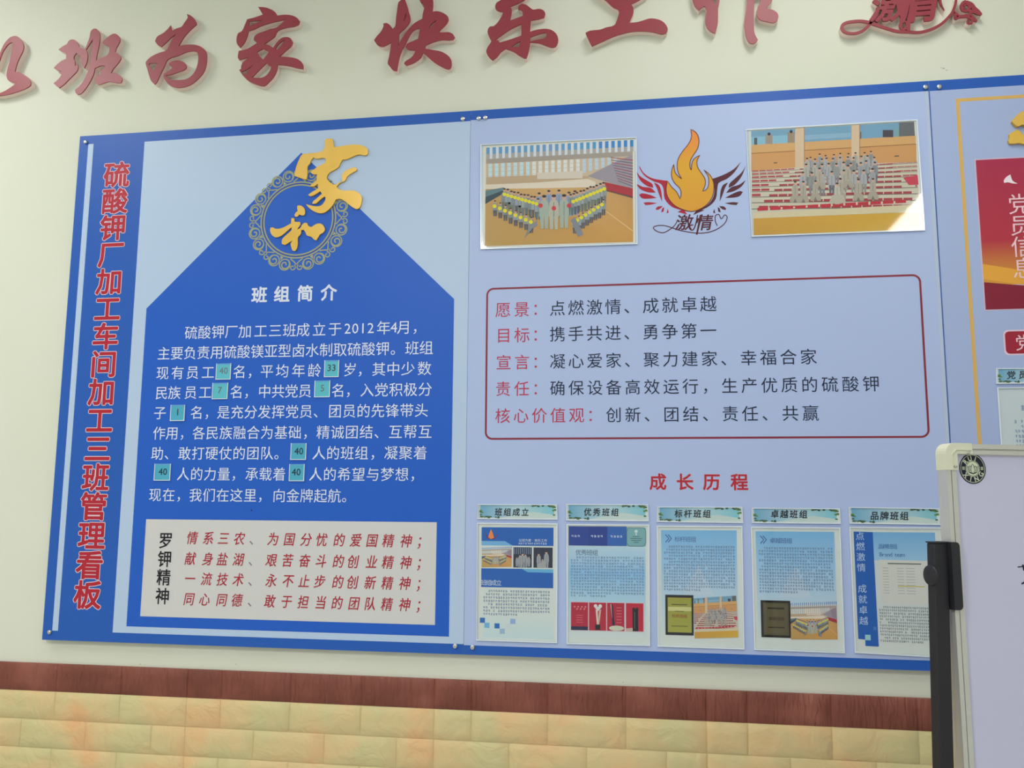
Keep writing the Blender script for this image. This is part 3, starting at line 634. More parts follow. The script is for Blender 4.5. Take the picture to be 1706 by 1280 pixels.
# rounded text box outline
x0, z1 = (W(811.5, 482)[0]+W(809.5, 730)[0])/2, (W(830, 481.5)[1]+W(1510, 458.5)[1])/2
x1, z0 = (W(1533, 474)[0]+W(1547, 715)[0])/2, (W(830, 730.5)[1]+W(1530, 729)[1])/2
R0 = .018; P = []
for (ax, az, a0) in ((x1-R0, z1-R0, 90), (x1-R0, z0+R0, 0), (x0+R0, z0+R0, -90), (x0+R0, z1-R0, -180)):
    for i in range(9): t_ = math.radians(a0-90*i/8); P.append((ax+R0*math.cos(t_), az+R0*math.sin(t_)))
f = Flat(ident, 0.0003); f.line(P, .0052, col(126, 40, 56), 2, closed=True); f.build('box_outline', b2, label='thin dark red rounded outline')
c6 = Crop(790, 440, 4.267)
INK, RD = col(30, 40, 66), col(176, 52, 78)
TB = [((200, 325), (1650, 285), '愿景', [('点燃激情、成就卓越', 527, 1733)], 140, 405),
      ((200, 510), (1680, 470), '目标', [('携手共进、勇争第一', 527, 1733)], 145, 405),
      ((200, 698), (2400, 660), '宣言', [('凝心爱家、聚力建家、幸福合家', 527, 2448)], 145, 405),
      ((200, 886), (2850, 853), '责任', [('确保设备高效运行，生产优质的硫酸钾', 527, 2895)], 140, 405),
      ((200, 1076), (2400, 1063), '核心价值观', [('创新、团结、责任、共赢', 925, 2464)], 138, 795)]
for a, b, hd, r, u0, u1 in TB:
    f = Flat(ident, 0.0003); f.textline(c6, a, b, 116, [(hd, u0, u1), ('：', u1+5, u1+118)], RD, 3, .004); f.build('box_heading', b2, label='red box heading lettering')
    f = Flat(ident, 0.0003); f.textline(c6, a, b, 116, r, INK, 3, .004); f.build('box_line', b2, label='dark box text line')
c8 = Crop(1080, 760, 3.656)
f = Flat(ident, 0.0003); f.textline(c8, (60, 158), (560, 157), 106, [('成', 8, 110), ('长', 172, 274), ('历', 336, 436), ('程', 503, 607)], col(170, 40, 56), 3, .026)
f.textline(c8, (60, 158), (560, 157), 106, [('成', 8, 110), ('长', 172, 274), ('历', 336, 436), ('程', 503, 607)], col(205, 190, 205), 2, .042)
f.build('heading_lettering', b2, label='bold red heading 成长历程')

# flame emblem
ce = Crop(1040, 200, 6.095)
f = Flat(ce, 0.0003)
flame = [(675, 95), (730, 130), (758, 200), (745, 290), (700, 360), (670, 420), (668, 480), (680, 512), (690, 430), (715, 390), (770, 358), (740, 410), (745, 480), (790, 550), (820, 600), (822, 660), (795, 728), (840, 700), (858, 640), (850, 570), (805, 505), (870, 560), (905, 630), (910, 710), (890, 790), (840, 860), (760, 910), (680, 930), (580, 905), (500, 860), (440, 780), (425, 700), (440, 620), (480, 680), (530, 730), (568, 805), (578, 740), (560, 690), (510, 640), (480, 570), (485, 500), (503, 450), (515, 530), (550, 575), (585, 600), (550, 540), (537, 470), (550, 390), (600, 310), (655, 240), (683, 170)]
V, F = fill([[ce(*p) for p in smooth(flame)]])
ztop, zbot = ce(675, 95)[1], ce(675, 930)[1]
ca, cb, cc_ = col(222, 128, 62), col(206, 156, 44), col(204, 146, 52)
K = []
for v in V:
    t_ = (ztop-v[1])/(ztop-zbot)
    K.append(tuple(ca[j]*(1-t_/.45)+cb[j]*(t_/.45) for j in range(4)) if t_ < .45 else tuple(cb[j]*(1-(t_-.45)/.55)+cc_[j]*((t_-.45)/.55) for j in range(4)))
f.raw([(v[0], v[1]) for v in V], F, K, 3)
sm = smooth(flame); f.line(sm, 8, col(92, 34, 40), 4, closed=True)
f.build('flame_print', b2, label='orange printed flame with a dark outline')
f = Flat(ce, 0.0003)
LR, DR = col(162, 34, 56), col(78, 30, 44)
f.shape([[(150, 460), (200, 540), (280, 590), (380, 610), (440, 618), (430, 700), (450, 780), (510, 860), (590, 905), (640, 930), (560, 910), (480, 880), (410, 800), (398, 700), (370, 650), (300, 625), (210, 570), (160, 500)]], LR, 2)
f.shape([[(1185, 425), (1110, 500), (1000, 560), (890, 600), (915, 680), (905, 780), (850, 860), (770, 905), (700, 930), (780, 915), (870, 870), (930, 800), (945, 700), (960, 640), (1040, 600), (1120, 530)]], DR, 2)
for L in ([(120, 515), (160, 570), (240, 620), (285, 650), (295, 690), (230, 670), (160, 610)], [(120, 645), (190, 680), (270, 690), (320, 738), (240, 735), (160, 700)], [(150, 760), (180, 745), (260, 760), (330, 792), (240, 800), (180, 795)], [(195, 840), (250, 835), (335, 845), (270, 860), (215, 865)], [(320, 900), (340, 880), (390, 875), (360, 905), (325, 915)], [(375, 940), (385, 900), (405, 885), (400, 930)], [(430, 950), (440, 900), (452, 940)], [(300, 635), (350, 660), (375, 720), (385, 830), (355, 760), (330, 690)]):
    f.shape([L], LR, 2)
    f.shape([[(1354-x, y-(.32*(300-x) if x < 330 and y < 830 else 0)*(.6 if y > 640 else .9)) for x, y in L]], DR, 2)
f.poly([(540, 935), (600, 905), (640, 960)], LR, 2); f.poly([(815, 915), (740, 905), (700, 965)], DR, 2)
f.build('wing_print', b2, label='dark red printed wings')
f = Flat(ce, 0.0003)
for q_, w_e in (([(540, 1020), (520, 1060), (480, 1100), (400, 1145), (330, 1130), (295, 1095), (330, 1075), (400, 1072), (470, 1090), (560, 1120), (660, 1140), (760, 1150), (860, 1140), (950, 1105), (1020, 1050), (1045, 990), (1020, 965), (985, 1005), (960, 960), (925, 975), (925, 1030), (945, 1075)], 9), ([(745, 965), (725, 1060), (700, 1115), (668, 1110), (668, 1075), (700, 1065)], 12), ([(790, 960), (760, 1060), (735, 1165)], 18)):
    f.line(band(q_, 0, 4), w_e, DR, 3)
x, z = ce(612, 1040); f.char('激', x, z, .046, DR, 3, .016, 1, .2)
x, z = ce(815, 1042); f.char('情', x, z, .046, DR, 3, .016, 1, .2)
f.build('script_print', b2, label='dark printed script 激情 with flourish')
for p in ((797.5, 197), (808.5, 196), (1542, 145), (787, 1079)): screw(b2, *p)
x, z = W(1588, 1105); screw(b2, 1587, 1105)

# ---- third board
b3 = board(P3, 'blue edged notice board with a thin gold frame line and red panel, rightmost board')
f = Flat(ident, 0.0003); wr(f, P3[0], Z0, P3[1], ZT, BLUE, 0); f.build('blue_ground', b3)
zt3 = W(1640, 146)[1]; f = Flat(ident, 0.0003); wr(f, P3[0]+.001, zb2, P3[1]-.03, zt3, col(155, 172, 210), 1); f.build('pale_field', b3)
gx = (W(1594.5, 170)[0]+W(1633, 740)[0])/2; gz = W(1650, 161)[1]; gc = col(204, 166, 92)
f = Flat(ident, 0.0003); xx1 = P3[1]-.08; zz0 = Z0+.08
wr(f, gx-.0045, zz0, gx+.0045, gz, gc, 2); wr(f, gx, gz-.009, xx1, gz, gc, 2); wr(f, xx1-.009, zz0, xx1, gz, gc, 2); wr(f, gx, zz0, xx1, zz0+.009, gc, 2)
f.build('gold_frame_line', b3)
ct = Crop(1540, 130, 3.88)
px0 = (W(1626, 268)[0]+W(1641.5, 516)[0])/2; pz1, pz0 = W(1627, 267)[1], W(1644, 516)[1]
f = Flat(ident, 0.0003)
wr(f, px0-.003, pz0-.003, px0+.42, pz1+.003, col(196, 176, 196), 2)
mp = lambda u, v: (px0+.417*u, pz1+(pz0-pz1)*v)
g = Flat(mp, 0.0003)
g.grad(0, 0, 1, .55, col(158, 40, 72), col(168, 44, 60), 3); g.grad(0, .55, 1, .84, col(168, 44, 60), col(206, 148, 50), 3, 4)
g.poly([(0, .82), (.6, .9), (1, .92), (1, 1), (0, 1)], col(124, 22, 46), 4)
g.poly([(0, .70), (.35, .78), (1, .70), (1, .86), (.4, .88), (0, .80)], col(216, 156, 56), 3.5)
V_, n_ = f.V, len(f.V)
f.V += g.V; f.F += [tuple(i+n_ for i in q) for q in g.F]; f.K += g.K
f.build('red_panel', b3, label='red panel with an orange glow printed at its foot')
f = Flat(ident, 0.0003)
for ch, x, y in (('党', 1700, 340), ('员', 1701.5, 375.5), ('信', 1703, 411), ('息', 1705, 447)):
    X, Z = W(x+.2, y); X = W(1702.6, 393)[0]; f.char(ch, X, Z, .058, col(226, 190, 198), 6, .006)
f.build('panel_lettering', b3)
f = Flat(ct, 0.0003); f.shape([[(512, 665), (530, 640), (555, 625), (562, 650), (572, 668), (602, 684), (570, 683), (540, 676), (515, 680)]], col(226, 214, 222), 6); f.build('bird_print', b3, label='small white printed bird')
cp = Crop(1540, 440, 3.554)
f = Flat(ident, 0.0003)
lx, lz1, lz0 = cp(470, 460)[0], cp(520, 390)[1], cp(520, 541)[1]
def rrect(f, x0, z0, x1, z1, r, c, layer):
    P = []
    for (ax, az, a0) in ((x1-r, z1-r, 90), (x1-r, z0+r, 0), (x0+r, z0+r, -90), (x0+r, z1-r, -180)):
        for i in range(6): t_ = math.radians(a0-90*i/5); P.append((ax+r*math.cos(t_), az+r*math.sin(t_)))
    f.poly(P, c, layer)
rrect(f, lx-.0005, lz0, lx+.30, lz1, .012, col(214, 190, 208), 2); rrect(f, lx+.0035, lz0+.004, lx+.296, lz1-.004, .010, col(150, 30, 50), 3)
X, Z = cp(592, 466); f.char('党', X, Z, .044, col(222, 196, 206), 4, .003)
f.build('red_label_print', b3, label='red rounded label')
# gold party emblem, raised
em = Crop(1660, 170, 14.217, -.004)
hammer = [(345, 480), (440, 360), (620, 230), (760, 200), (830, 330), (900, 420), (1300, 900), (1200, 1000), (760, 560), (680, 590), (600, 560), (490, 600), (420, 560)]
sickle = [(270, 930), (300, 860), (290, 775), (380, 720), (460, 670), (540, 700), (620, 790), (760, 860), (960, 850), (1130, 720), (1200, 500), (1150, 300), (1020, 150), (1200, 230), (1330, 420), (1340, 680), (1230, 900), (1040, 1040), (820, 1050), (640, 1010), (520, 985), (400, 1000), (290, 995)]
plate('gold_emblem', [hammer], em, M['gold'], b3, -.010, -.0002, 'raised gold hammer')
plate('gold_emblem', [sickle], em, M['gold'], b3, -.008, -.0002, 'raised gold sickle')
screw(b3, 1565, 144.5)

# ------------------------------------------------------------------ number tags
nums = [('40', 410, 460, 488, 545, 450, 498, 'pale teal number pocket with faded 40, upper left of the pockets', 120), ('33', 980, 443, 1057, 532, 1018, 483, 'teal number pocket reading 33, upper right of the pockets', 60),
        ('7', 390, 562, 472, 648, 430, 600, 'teal number pocket reading 7, directly below the faded 40', 110), ('5', 928, 550, 1010, 638, 970, 590, 'teal number pocket reading 5, directly below the 33', 110),
        ('1', 170, 678, 245, 763, 208, 716, 'teal number pocket reading 1, at the left margin of the paragraph', 40), ('40', 803, 880, 885, 968, 846, 922, 'teal number pocket reading 40, highest of the three dark 40 pockets', 30),
        ('40', 85, 988, 170, 1077, 130, 1030, 'teal number pocket reading 40, lower left, begins its text line', 30), ('40', 795, 990, 875, 1080, 832, 1032, 'teal number pocket reading 40, lowest right, mid text line', 30)]
for s, x0, y0, x1, y1, cx_, cy_, lab, ink in nums:
    c3.y = -.003
    q = [c3(x0, y0), c3(x1, y0), c3(x1, y1), c3(x0, y1)]
    X0, X1 = (q[0][0]+q[3][0])/2, (q[1][0]+q[2][0])/2; Z1, Z0_ = (q[0][1]+q[1][1])/2, (q[2][1]+q[3][1])/2
    t = thing('number_pocket', ((X0+X1)/2, 0, Z0_), lab, 'number tag', 'teal number pockets on the left board')
    box('backing', (X0, -.0022, Z0_), (X1, -.0008, Z1), M['pocket'], t)
    w = .0018
    mesh('rim', *join([boxV(X0, -.0036, Z0_, X0+w, -.0022, Z1), boxV(X1-w, -.0036, Z0_, X1, -.0022, Z1), boxV(X0+w, -.0036, Z0_, X1-w, -.0022, Z0_+w)]), M['pocket_edge'], t)
    f = Flat(ident, -.00225, .0001)
    dk = ink < 50
    wr(f, X0+w, Z0_+w, X1-w, Z1, col(70, 160, 186) if dk else col(84, 176, 192), 0); wr(f, X0+w, Z1-.004, X1-w, Z1, col(90, 150, 200), 1)
    cc = c3(cx_, cy_); hh = .0265
    for i, ch in enumerate(s):
        f.char(ch, cc[0]+(i-(len(s)-1)/2)*.0136, cc[1], hh, col(ink*.85, ink*.8+16, ink*.7+36), 2, .012)
    f.build('number_card', t, M['paper'])
c3.y = 0

# ------------------------------------------------------------------ sleeves and prints
def sleeve(name, corners, label, cat, group=None, draw=None, rim=.003, base=None):
    """corners px TL TR BR BL"""
    y = -.0012
    q = [W(*p, -.003) for p in corners]
    cx_ = sum(p[0] for p in q)/4; zb_ = min(p[1] for p in q)
    t = thing(name, (cx_, 0, zb_), label, cat, group)
    def ins(d):
        out = []
        mx_ = cx_; mz = sum(p[1] for p in q)/4
        for p in q: out.append((p[0]+(d if p[0] < mx_ else -d), p[1]+(d if p[1] < mz else -d)))
        return out
    mesh('back_sheet', *prism(q, -.0018, -.0006), base or M['pocket'], t)
    i1 = ins(rim)
    R = []
    for k_ in range(4):
        j = (k_+1) % 4; R.append(prism([q[k_], q[j], i1[j], i1[k_]], -.0046, -.0018))
    mesh('edge_strip', *join(R), M['pocket_edge'], t)
    if draw: draw(t, -.0020)
    i2 = ins(rim*.6)
    mesh('front_sheet', *prism(i2, -.0052, -.0046), M['clear'], t)
    return t

def person(f, x, y, h, c, layer, hair=True, helmet=None, face=(200, 160, 138), leg=None, top=None):
    w = h*.25; t = layer if top is None else top
    f.poly([(x-w*.3, y-h*.82), (x+w*.3, y-h*.82), (x+w*.52, y-h*.74), (x+w*.60, y-h*.36), (x-w*.60, y-h*.36), (x-w*.52, y-h*.74)], c, layer)
    f.poly([(x-w*.50, y-h*.362), (x-w*.02, y-h*.362), (x-w*.08, y), (x-w*.42, y)], leg or c, layer)
    f.poly([(x+w*.02, y-h*.362), (x+w*.50, y-h*.362), (x+w*.42, y), (x+w*.08, y)], leg or c, layer)
    f.poly([(x-w*.03, y-h*.76), (x+w*.03, y-h*.76), (x+w*.03, y-h*.36), (x-w*.03, y-h*.36)], col(96, 104, 110), layer+.1)
    f.disc(x, y-h*.885, h*.068, col(*face), t+.4, 8, h*.085)
    if hair: f.disc(x, y-h*.94, h*.066, col(52, 48, 50), t+.6, 8, h*.042)
    if helmet: f.disc(x-w*.1, y-h*.60, h*.13, helmet, t+.8, 9)

def photo_one(mp, y, small=False):
    """workers in a hall, V formation; coordinates of the magnified reading 165..1525 x 190..1150"""
    f = Flat(mp, y, .00009); r = random.Random(3)
    T = lambda x: 256-(x-165)*.053
    def strip(x0, x1, a0, a1, c, l): f.poly([(x0, T(x0)+a0), (x1, T(x1)+a0), (x1, T(x1)+a1), (x0, T(x0)+a1)], c, l)
    strip(165, 1525, 0, 920, col(196, 176, 150), 0)
    strip(165, 1525, 0, 110, col(180, 182, 184), 1)
    for i in range(24):
        x = 168+58*i; k_ = abs(x-750)/700
        strip(x, x+30, 0, 62, col(110-int(70*k_) if x > 500 else 96, 150 if x < 1200 else 128, 196), 2)
        strip(x, x+30, 62, 108, col(168, 162, 158), 2)
        strip(x+32, x+56, 0, 104, col(206, 214, 224), 2)
        if x < 1340:
            strip(x+20, x+54, 152, 312-max(0, x-900)*.22, col(214, 216, 214) if 550 < x < 1000 else (col(190, 212, 220) if x < 550 else col(186, 200, 214)), 2)
            for kx in (185, 225, 265): strip(x+20, x+54, kx, kx+3, col(170, 176, 180), 3)
    strip(165, 1525, 108, 148, col(160, 150, 142), 4); strip(165, 1340, 108, 116, col(132, 126, 122), 4)
    f.poly([(165, 530), (640, 510), (1120, 520), (1120, 560), (165, 595)], col(184, 160, 132), 3)
    f.poly([(640, 490), (1060, 470), (1060, 540), (640, 548)], col(206, 196, 184), 4)
    f.poly([(160, 600), (620, 580), (1110, 545), (1180, 575), (1180, 640), (330, 660), (160, 655)], col(216, 204, 188), 4)
    # floor
    f.poly([(162, 640), (700, 632), (1300, 620), (1527, 720), (1530, 1130), (155, 1165)], [col(190, 152, 98), col(200, 162, 108), col(196, 154, 98), col(188, 142, 86), col(196, 146, 74), col(182, 148, 86)], 4.5)
    f.line([(1270, 840), (1528, 1030)], 7, col(214, 186, 140), 6)
    f.poly([(160, 655), (330, 625), (345, 655), (160, 770)], col(92, 122, 132), 6); f.poly([(160, 715), (330, 650), (330, 680), (158, 780)], col(60, 76, 88), 6.5)
    # bleachers on the right
    f.poly([(1110, 520), (1340, 400), (1525, 320), (1527, 640), (1270, 570)], col(150, 144, 156), 5)
    for i in range(10): f.poly([(1290-8*i+100, 560-24*i), (1527, 612-27*i), (1527, 620-27*i), (1290-8*i+100, 566-24*i)], col(148, 56, 76) if i % 2 else col(96, 84, 100), 6)
    f.poly([(1265, 575), (1527, 635), (1527, 712), (1280, 650)], col(168, 46, 60), 7); f.poly([(1280, 648), (1527, 710), (1527, 726), (1285, 660)], col(96, 70, 70), 7)
    f.poly([(165, 190), (165, 190), (165, 190)], col(0, 0, 0), 0)
    G_ = [col(138, 148, 150), col(150, 158, 158), col(124, 136, 144), col(144, 156, 166)]
    DK = [col(84, 92, 100), col(110, 118, 120), col(96, 112, 108)]
    Y = col(222, 210, 40)
    for i in range(11):                                     # standing V, both arms
        x = 338+i*31+r.uniform(-3, 3); y = 632+i*9+r.uniform(-7, 7)
        person(f, x, y+200, 205, r.choice(G_), 8+i*.12, True, None, leg=r.choice(DK), top=10)
        x = 1255-i*30.5+r.uniform(-3, 3); y = 575+i*11+r.uniform(-7, 7)
        person(f, x, y+200, 205, r.choice(G_), 8+i*.12, True, None, leg=r.choice(DK), top=10)
    for i in range(10):
        f.disc(336+i*33, 690+i*9.8, 18, Y, 13, 8); f.disc(1262-i*32, 640+i*13, 18, Y, 13, 8)
    for x, y in ((748, 650), (842, 646), (658, 672), (935, 665), (990, 652)): person(f, x, y+230, 235, col(136, 154, 182), 7.6, top=9.8)
    for i in range(8):                                      # kneeling rows
        x = 250+i*48; y = 740+i*21
        person(f, x, y+155+r.uniform(-5, 5), 150, r.choice(G_), 14+i*.1, True, None, leg=col(84, 88, 98), top=15); f.disc(x-4, y+60, 19, Y, 16.5, 8)
        x = 1255-i*38; y = 720+i*24
        person(f, x, y+165+r.uniform(-5, 5), 150, r.choice(G_), 14+i*.1, True, None, leg=col(84, 88, 98), top=15); f.disc(x-14, y+66, 18, Y, 16.5, 8)
    f.poly([(520, 1100), (600, 1000), (640, 985), (640, 930), (560, 1000)], col(132, 136, 142), 16.8); f.poly([(1020, 1085), (950, 930), (990, 900), (1070, 1060)], col(126, 132, 142), 16.8)
    for x, y in ((705, 700), (890, 692)): person(f, x, y+310, 320, col(160, 172, 160), 17)
    person(f, 795, 1015, 330, col(176, 176, 160), 18)
    for x, y in ((672, 795), (795, 820), (935, 795)): f.disc(x, y, 21, col(200, 56, 70), 20, 9)
    return f

def photo_two(mp, y):
    """group seated on bleachers; reading 110..1565 x 118..1095"""
    f = Flat(mp, y, .00009); r = random.Random(8)
    s = -.057
    def q(x0, y0, x1, y1, c, l, s0=s): f.poly([(x0, y0+s0*(x0-110)), (x1, y0+s0*(x1-110)), (x1, y1+s0*(x1-110)), (x0, y1+s0*(x0-110))], c, l)
    f.poly([(110, 198), (1515, 118), (1565, 895), (1570, 1045), (135, 1095)], col(196, 150, 96), 0)
    f.poly([(110, 198), (1515, 118), (1522, 240), (112, 322)], col(112, 156, 186), 1)
    q(112, 250, 490, 320, col(128, 178, 200), 2); q(570, 260, 970, 300, col(132, 170, 196), 2)
    for x, w, h, c in ((150, 26, 60, (70, 84, 96)), (265, 60, 80, (150, 140, 130)), (455, 60, 90, (150, 130, 112)), (1050, 20, 60, (90, 90, 100)), (1290, 90, 62, (66, 62, 74))):
        yy = 318+s*(x-110)
        f.rect(x-w/2, yy-h, x+w/2, yy, col(*c), 3)
        if w in (60,): f.disc(x, yy-h-6, 14, col(30, 34, 50), 3, 8)
    f.poly([(1385, 125), (1515, 118), (1522, 238), (1385, 245)], col(96, 100, 106), 3); f.poly([(1345, 180), (1385, 178), (1385, 245), (1345, 246)], col(120, 160, 164), 3)
    q(112, 318, 1530, 392, col(204, 160, 104), 2); q(112, 388, 1535, 394, col(140, 96, 60), 3); q(112, 394, 1535, 545, col(200, 148, 92), 2)
    q(490, 190, 568, 560, col(206, 182, 152), 4); q(975, 195, 1045, 560, col(206, 182, 152), 4); q(566, 190, 572, 560, col(150, 120, 92), 4); q(1043, 195, 1049, 540, col(150, 120, 92), 4)
    q(305, 480, 335, 488, col(80, 70, 70), 4); q(1345, 480, 1385, 490, col(96, 84, 84), 4)
    # bleachers: pale steps with red seats, an aisle fan of white
    f.poly([(115, 540), (600, 505), (1200, 475), (1540, 462), (1560, 895), (130, 950)], col(196, 190, 172), 4.5)
    for i in range(9):
        y0 = 540+i*(8+i*1.9)+i*14; h = 9+i*1.9; sl = s+.006*i
        q(116, y0+h+4, 1545, y0+h+8+i*.5, col(110, 104, 96), 5, sl)
        xl_ = 560-i*62; xr_ = 1180+i*14
        x = 118
        while x < 440-i*48: q(x, y0, x+56+i*3, y0+h, col(166, 52, 66), 6, sl); x += 62+i*3.4
        x = max(530-i*44, 130)
        while x < 1300+i*22: q(x, y0+6, x+56+i*3, y0+h+4, col(160, 54, 66), 6, sl); x += 62+i*3.4
        x = 1250+i*55
        while x < 1530: q(x, y0+4, min(x+60, 1540), y0+h, col(168, 66, 78), 6, sl); x += 64
    f.poly([(1420, 600), (1545, 580), (1552, 660), (1470, 664)], col(196, 62, 84), 7)
    q(165, 868, 1480, 882, col(206, 196, 176), 6.5, -.052)
    for i in range(12):
        x = 165+i*108; q(x, 862, x+92, 890, col(184, 40, 56), 8, -.055)
    f.poly([(130, 905), (1558, 830), (1562, 893), (133, 952)], col(204, 192, 160), 8.5)
    f.poly([(133, 952), (1562, 895), (1568, 1045), (135, 1095)], [col(196, 148, 60), col(206, 162, 52), col(206, 168, 70), col(190, 146, 60)], 8.6)
    GG = [(170, 166, 158), (150, 152, 156), (128, 134, 140), (162, 164, 170), (140, 142, 140)]
    for k_, (n, x0, x1, yy, h) in enumerate(((9, 630, 1150, 560, 155), (11, 590, 1175, 605, 170), (10, 580, 1180, 670, 185), (8, 560, 1160, 745, 200))):
        for i in range(n):
            x = x0+(x1-x0)*i/(n-1)+r.uniform(-14, 14); person(f, x, yy+r.uniform(-14, 14)-.05*(x-600), h, col(*r.choice(GG)), 9+k_*.8+i*.05, leg=col(*r.choice(((120, 124, 130), (96, 102, 112), (140, 140, 136)))))
    for x, yy, h in ((490, 815, 190), (560, 815, 190), (665, 800, 180), (1035, 800, 195), (1160, 790, 190), (880, 790, 190), (700, 700, 190), (945, 690, 205)):
        person(f, x, yy, h, col(168, 160, 146), 13)
        f.poly([(x-44, yy), (x-48, yy-28), (x-30, yy-62), (x+30, yy-62), (x+50, yy-28), (x+46, yy)], col(162, 154, 140), 13.3); f.poly([(x-16, yy), (x, yy-34), (x+16, yy)], col(120, 110, 104), 13.5)
    person(f, 852, 830, 190, col(182, 178, 168), 14.5); f.poly([(780, 815), (810, 750), (900, 750), (930, 815), (852, 830)], col(178, 172, 158), 14.8)
    return f

k1 = Crop(780, 200, 5.567, -.003)
def d1(t, y):
    f = Flat(k1, y, .0001); f.poly([(140, 240), (1545, 166), (1552, 1138), (140, 1182)], col(214, 212, 200), 0); f.build('print_border', t, M['paper'])
    photo_one(k1, y-.00015).build('photo_print', t, M['paper'], 'printed picture of workers in a V formation in a hall')
sleeve('photo_sleeve', [k1.px(115, 228), k1.px(1562, 160), k1.px(1572, 1152), k1.px(115, 1200)], 'clear sleeve with group photo of workers holding yellow helmets, left of the flame emblem', 'photo', draw=d1)
k2 = Crop(1230, 180, 5.17, -.003)
def d2(t, y):
    f = Flat(k2, y, .0001); f.poly([(92, 190), (1530, 106), (1590, 1050), (118, 1106)], col(206, 206, 200), 0); f.build('print_border', t, M['paper'])
    photo_two(k2, y-.00015).build('photo_print', t, M['paper'], 'printed picture of a group seated on red bleachers')
sleeve('photo_sleeve', [k2.px(62, 185), k2.px(1542, 100), k2.px(1608, 1055), k2.px(115, 1110)], 'clear sleeve with group photo on red bleachers, glare in its lower right corner', 'photo', draw=d2)

# title strips
k7 = Crop(780, 760, 3.656, -.003); k8 = Crop(1080, 760, 3.656, -.003); k9 = Crop(1380, 800, 2.666, -.003)
def strip(crop, q, tx, ty, txt, label, inset, em, seed):
    def d(t, y):
        W4 = [crop(*p) for p in q]; mpq = Quad(W4)
        f = Flat(mpq, y, .00012); r = random.Random(4)
        f.rect(.01, .02, .99, .96, col(206, 214, 214), 0)
        A, B = col(104, 164, 196), col(122, 190, 204)
        f.poly([(.03, .06), (.5, .06), (.5, .90), (.03, .90)], [A, col(176, 204, 214), col(176, 204, 214), A], 1); f.poly([(.5, .06), (.96, .06), (.96, .90), (.5, .90)], [col(176, 204, 214), B, B, col(176, 204, 214)], 1)
        f.poly([(.30, .9), (.70, .5), (.97, .7), (.97, .9)], col(190, 208, 204), 1.8)
        for i in range(26):
            u, v = (.68+.28*r.random(), .07+.10*r.random()) if i < 13 else (.05+.24*r.random(), .82+.08*r.random())
            f.disc(u, v, .012+.01*r.random(), col(54, 84, 56) if i % 3 else col(88, 116, 58), 3, 6, .04+.03*r.random())
        for i in range(14):
            u, v = (.95+.03*r.random(), .1+.6*r.random()) if i < 8 else (.035+.03*r.random(), .35+.4*r.random())
            f.disc(u, v, .018, col(96, 138, 64) if i % 2 else col(62, 104, 66), 3, 6, .05)
        f.build('strip_print', t, M['paper'])
        g = Flat(ident, y, .00012)
        g.textline(crop, (tx[0], ty), (tx[1], ty+(q[2][1]-q[3][1])*.4), em, [(txt, tx[0], tx[1])], col(22, 32, 36), 4, .022, .95, .08)
        g.build('strip_lettering', t, M['paper'])
    q2 = [(q[0][0], q[0][1]), (q[1][0], q[1][1]), (q[2][0], q[2][1]), (q[3][0], q[3][1])]
    sleeve('title_strip', [crop.px(*p) for p in q2], label, 'title strip', 'title strips on the middle board' if txt != '党员' else None, draw=d, rim=.0022)
strip(k7, [(60, 293), (541, 295), (545, 388), (55, 384)], (158, 374), 341, '班组成立', 'sky blue title strip reading 班组成立, leftmost in the row above the documents', 4, 50, 1)
strip(k7, [(597, 292), (1096, 295), (1100, 398), (597, 393)], (700, 922), 341, '优秀班组', 'sky blue title strip reading 优秀班组, above the sheet with four red pictures', 4, 50, 2)
strip(k8, [(54, 308), (572, 310), (578, 409), (52, 402)], (156, 386), 350, '标杆班组', 'sky blue title strip reading 标杆班组, above the sheet with the yellow plaque', 4, 52, 3)
strip(k8, [(628, 315), (1166, 320), (1172, 414), (630, 408)], (742, 974), 353, '卓越班组', 'sky blue title strip reading 卓越班组, above the sheet with the dark plaque', 4, 52, 4)
strip(k9, [(90, 120), (494, 126), (501, 200), (95, 194)], (184, 360), 158, '品牌班组', 'sky blue title strip reading 品牌班组, last before the whiteboard', 4, 40, 5)
cpp = Crop(1540, 440, 3.554, -.003)
strip(cpp, [(425, 618), (925, 614), (930, 706), (425, 710)], (480, 620), 657, '党员', 'sky blue title strip reading 党员 on the right board above a white sheet', 4, 52, 6)

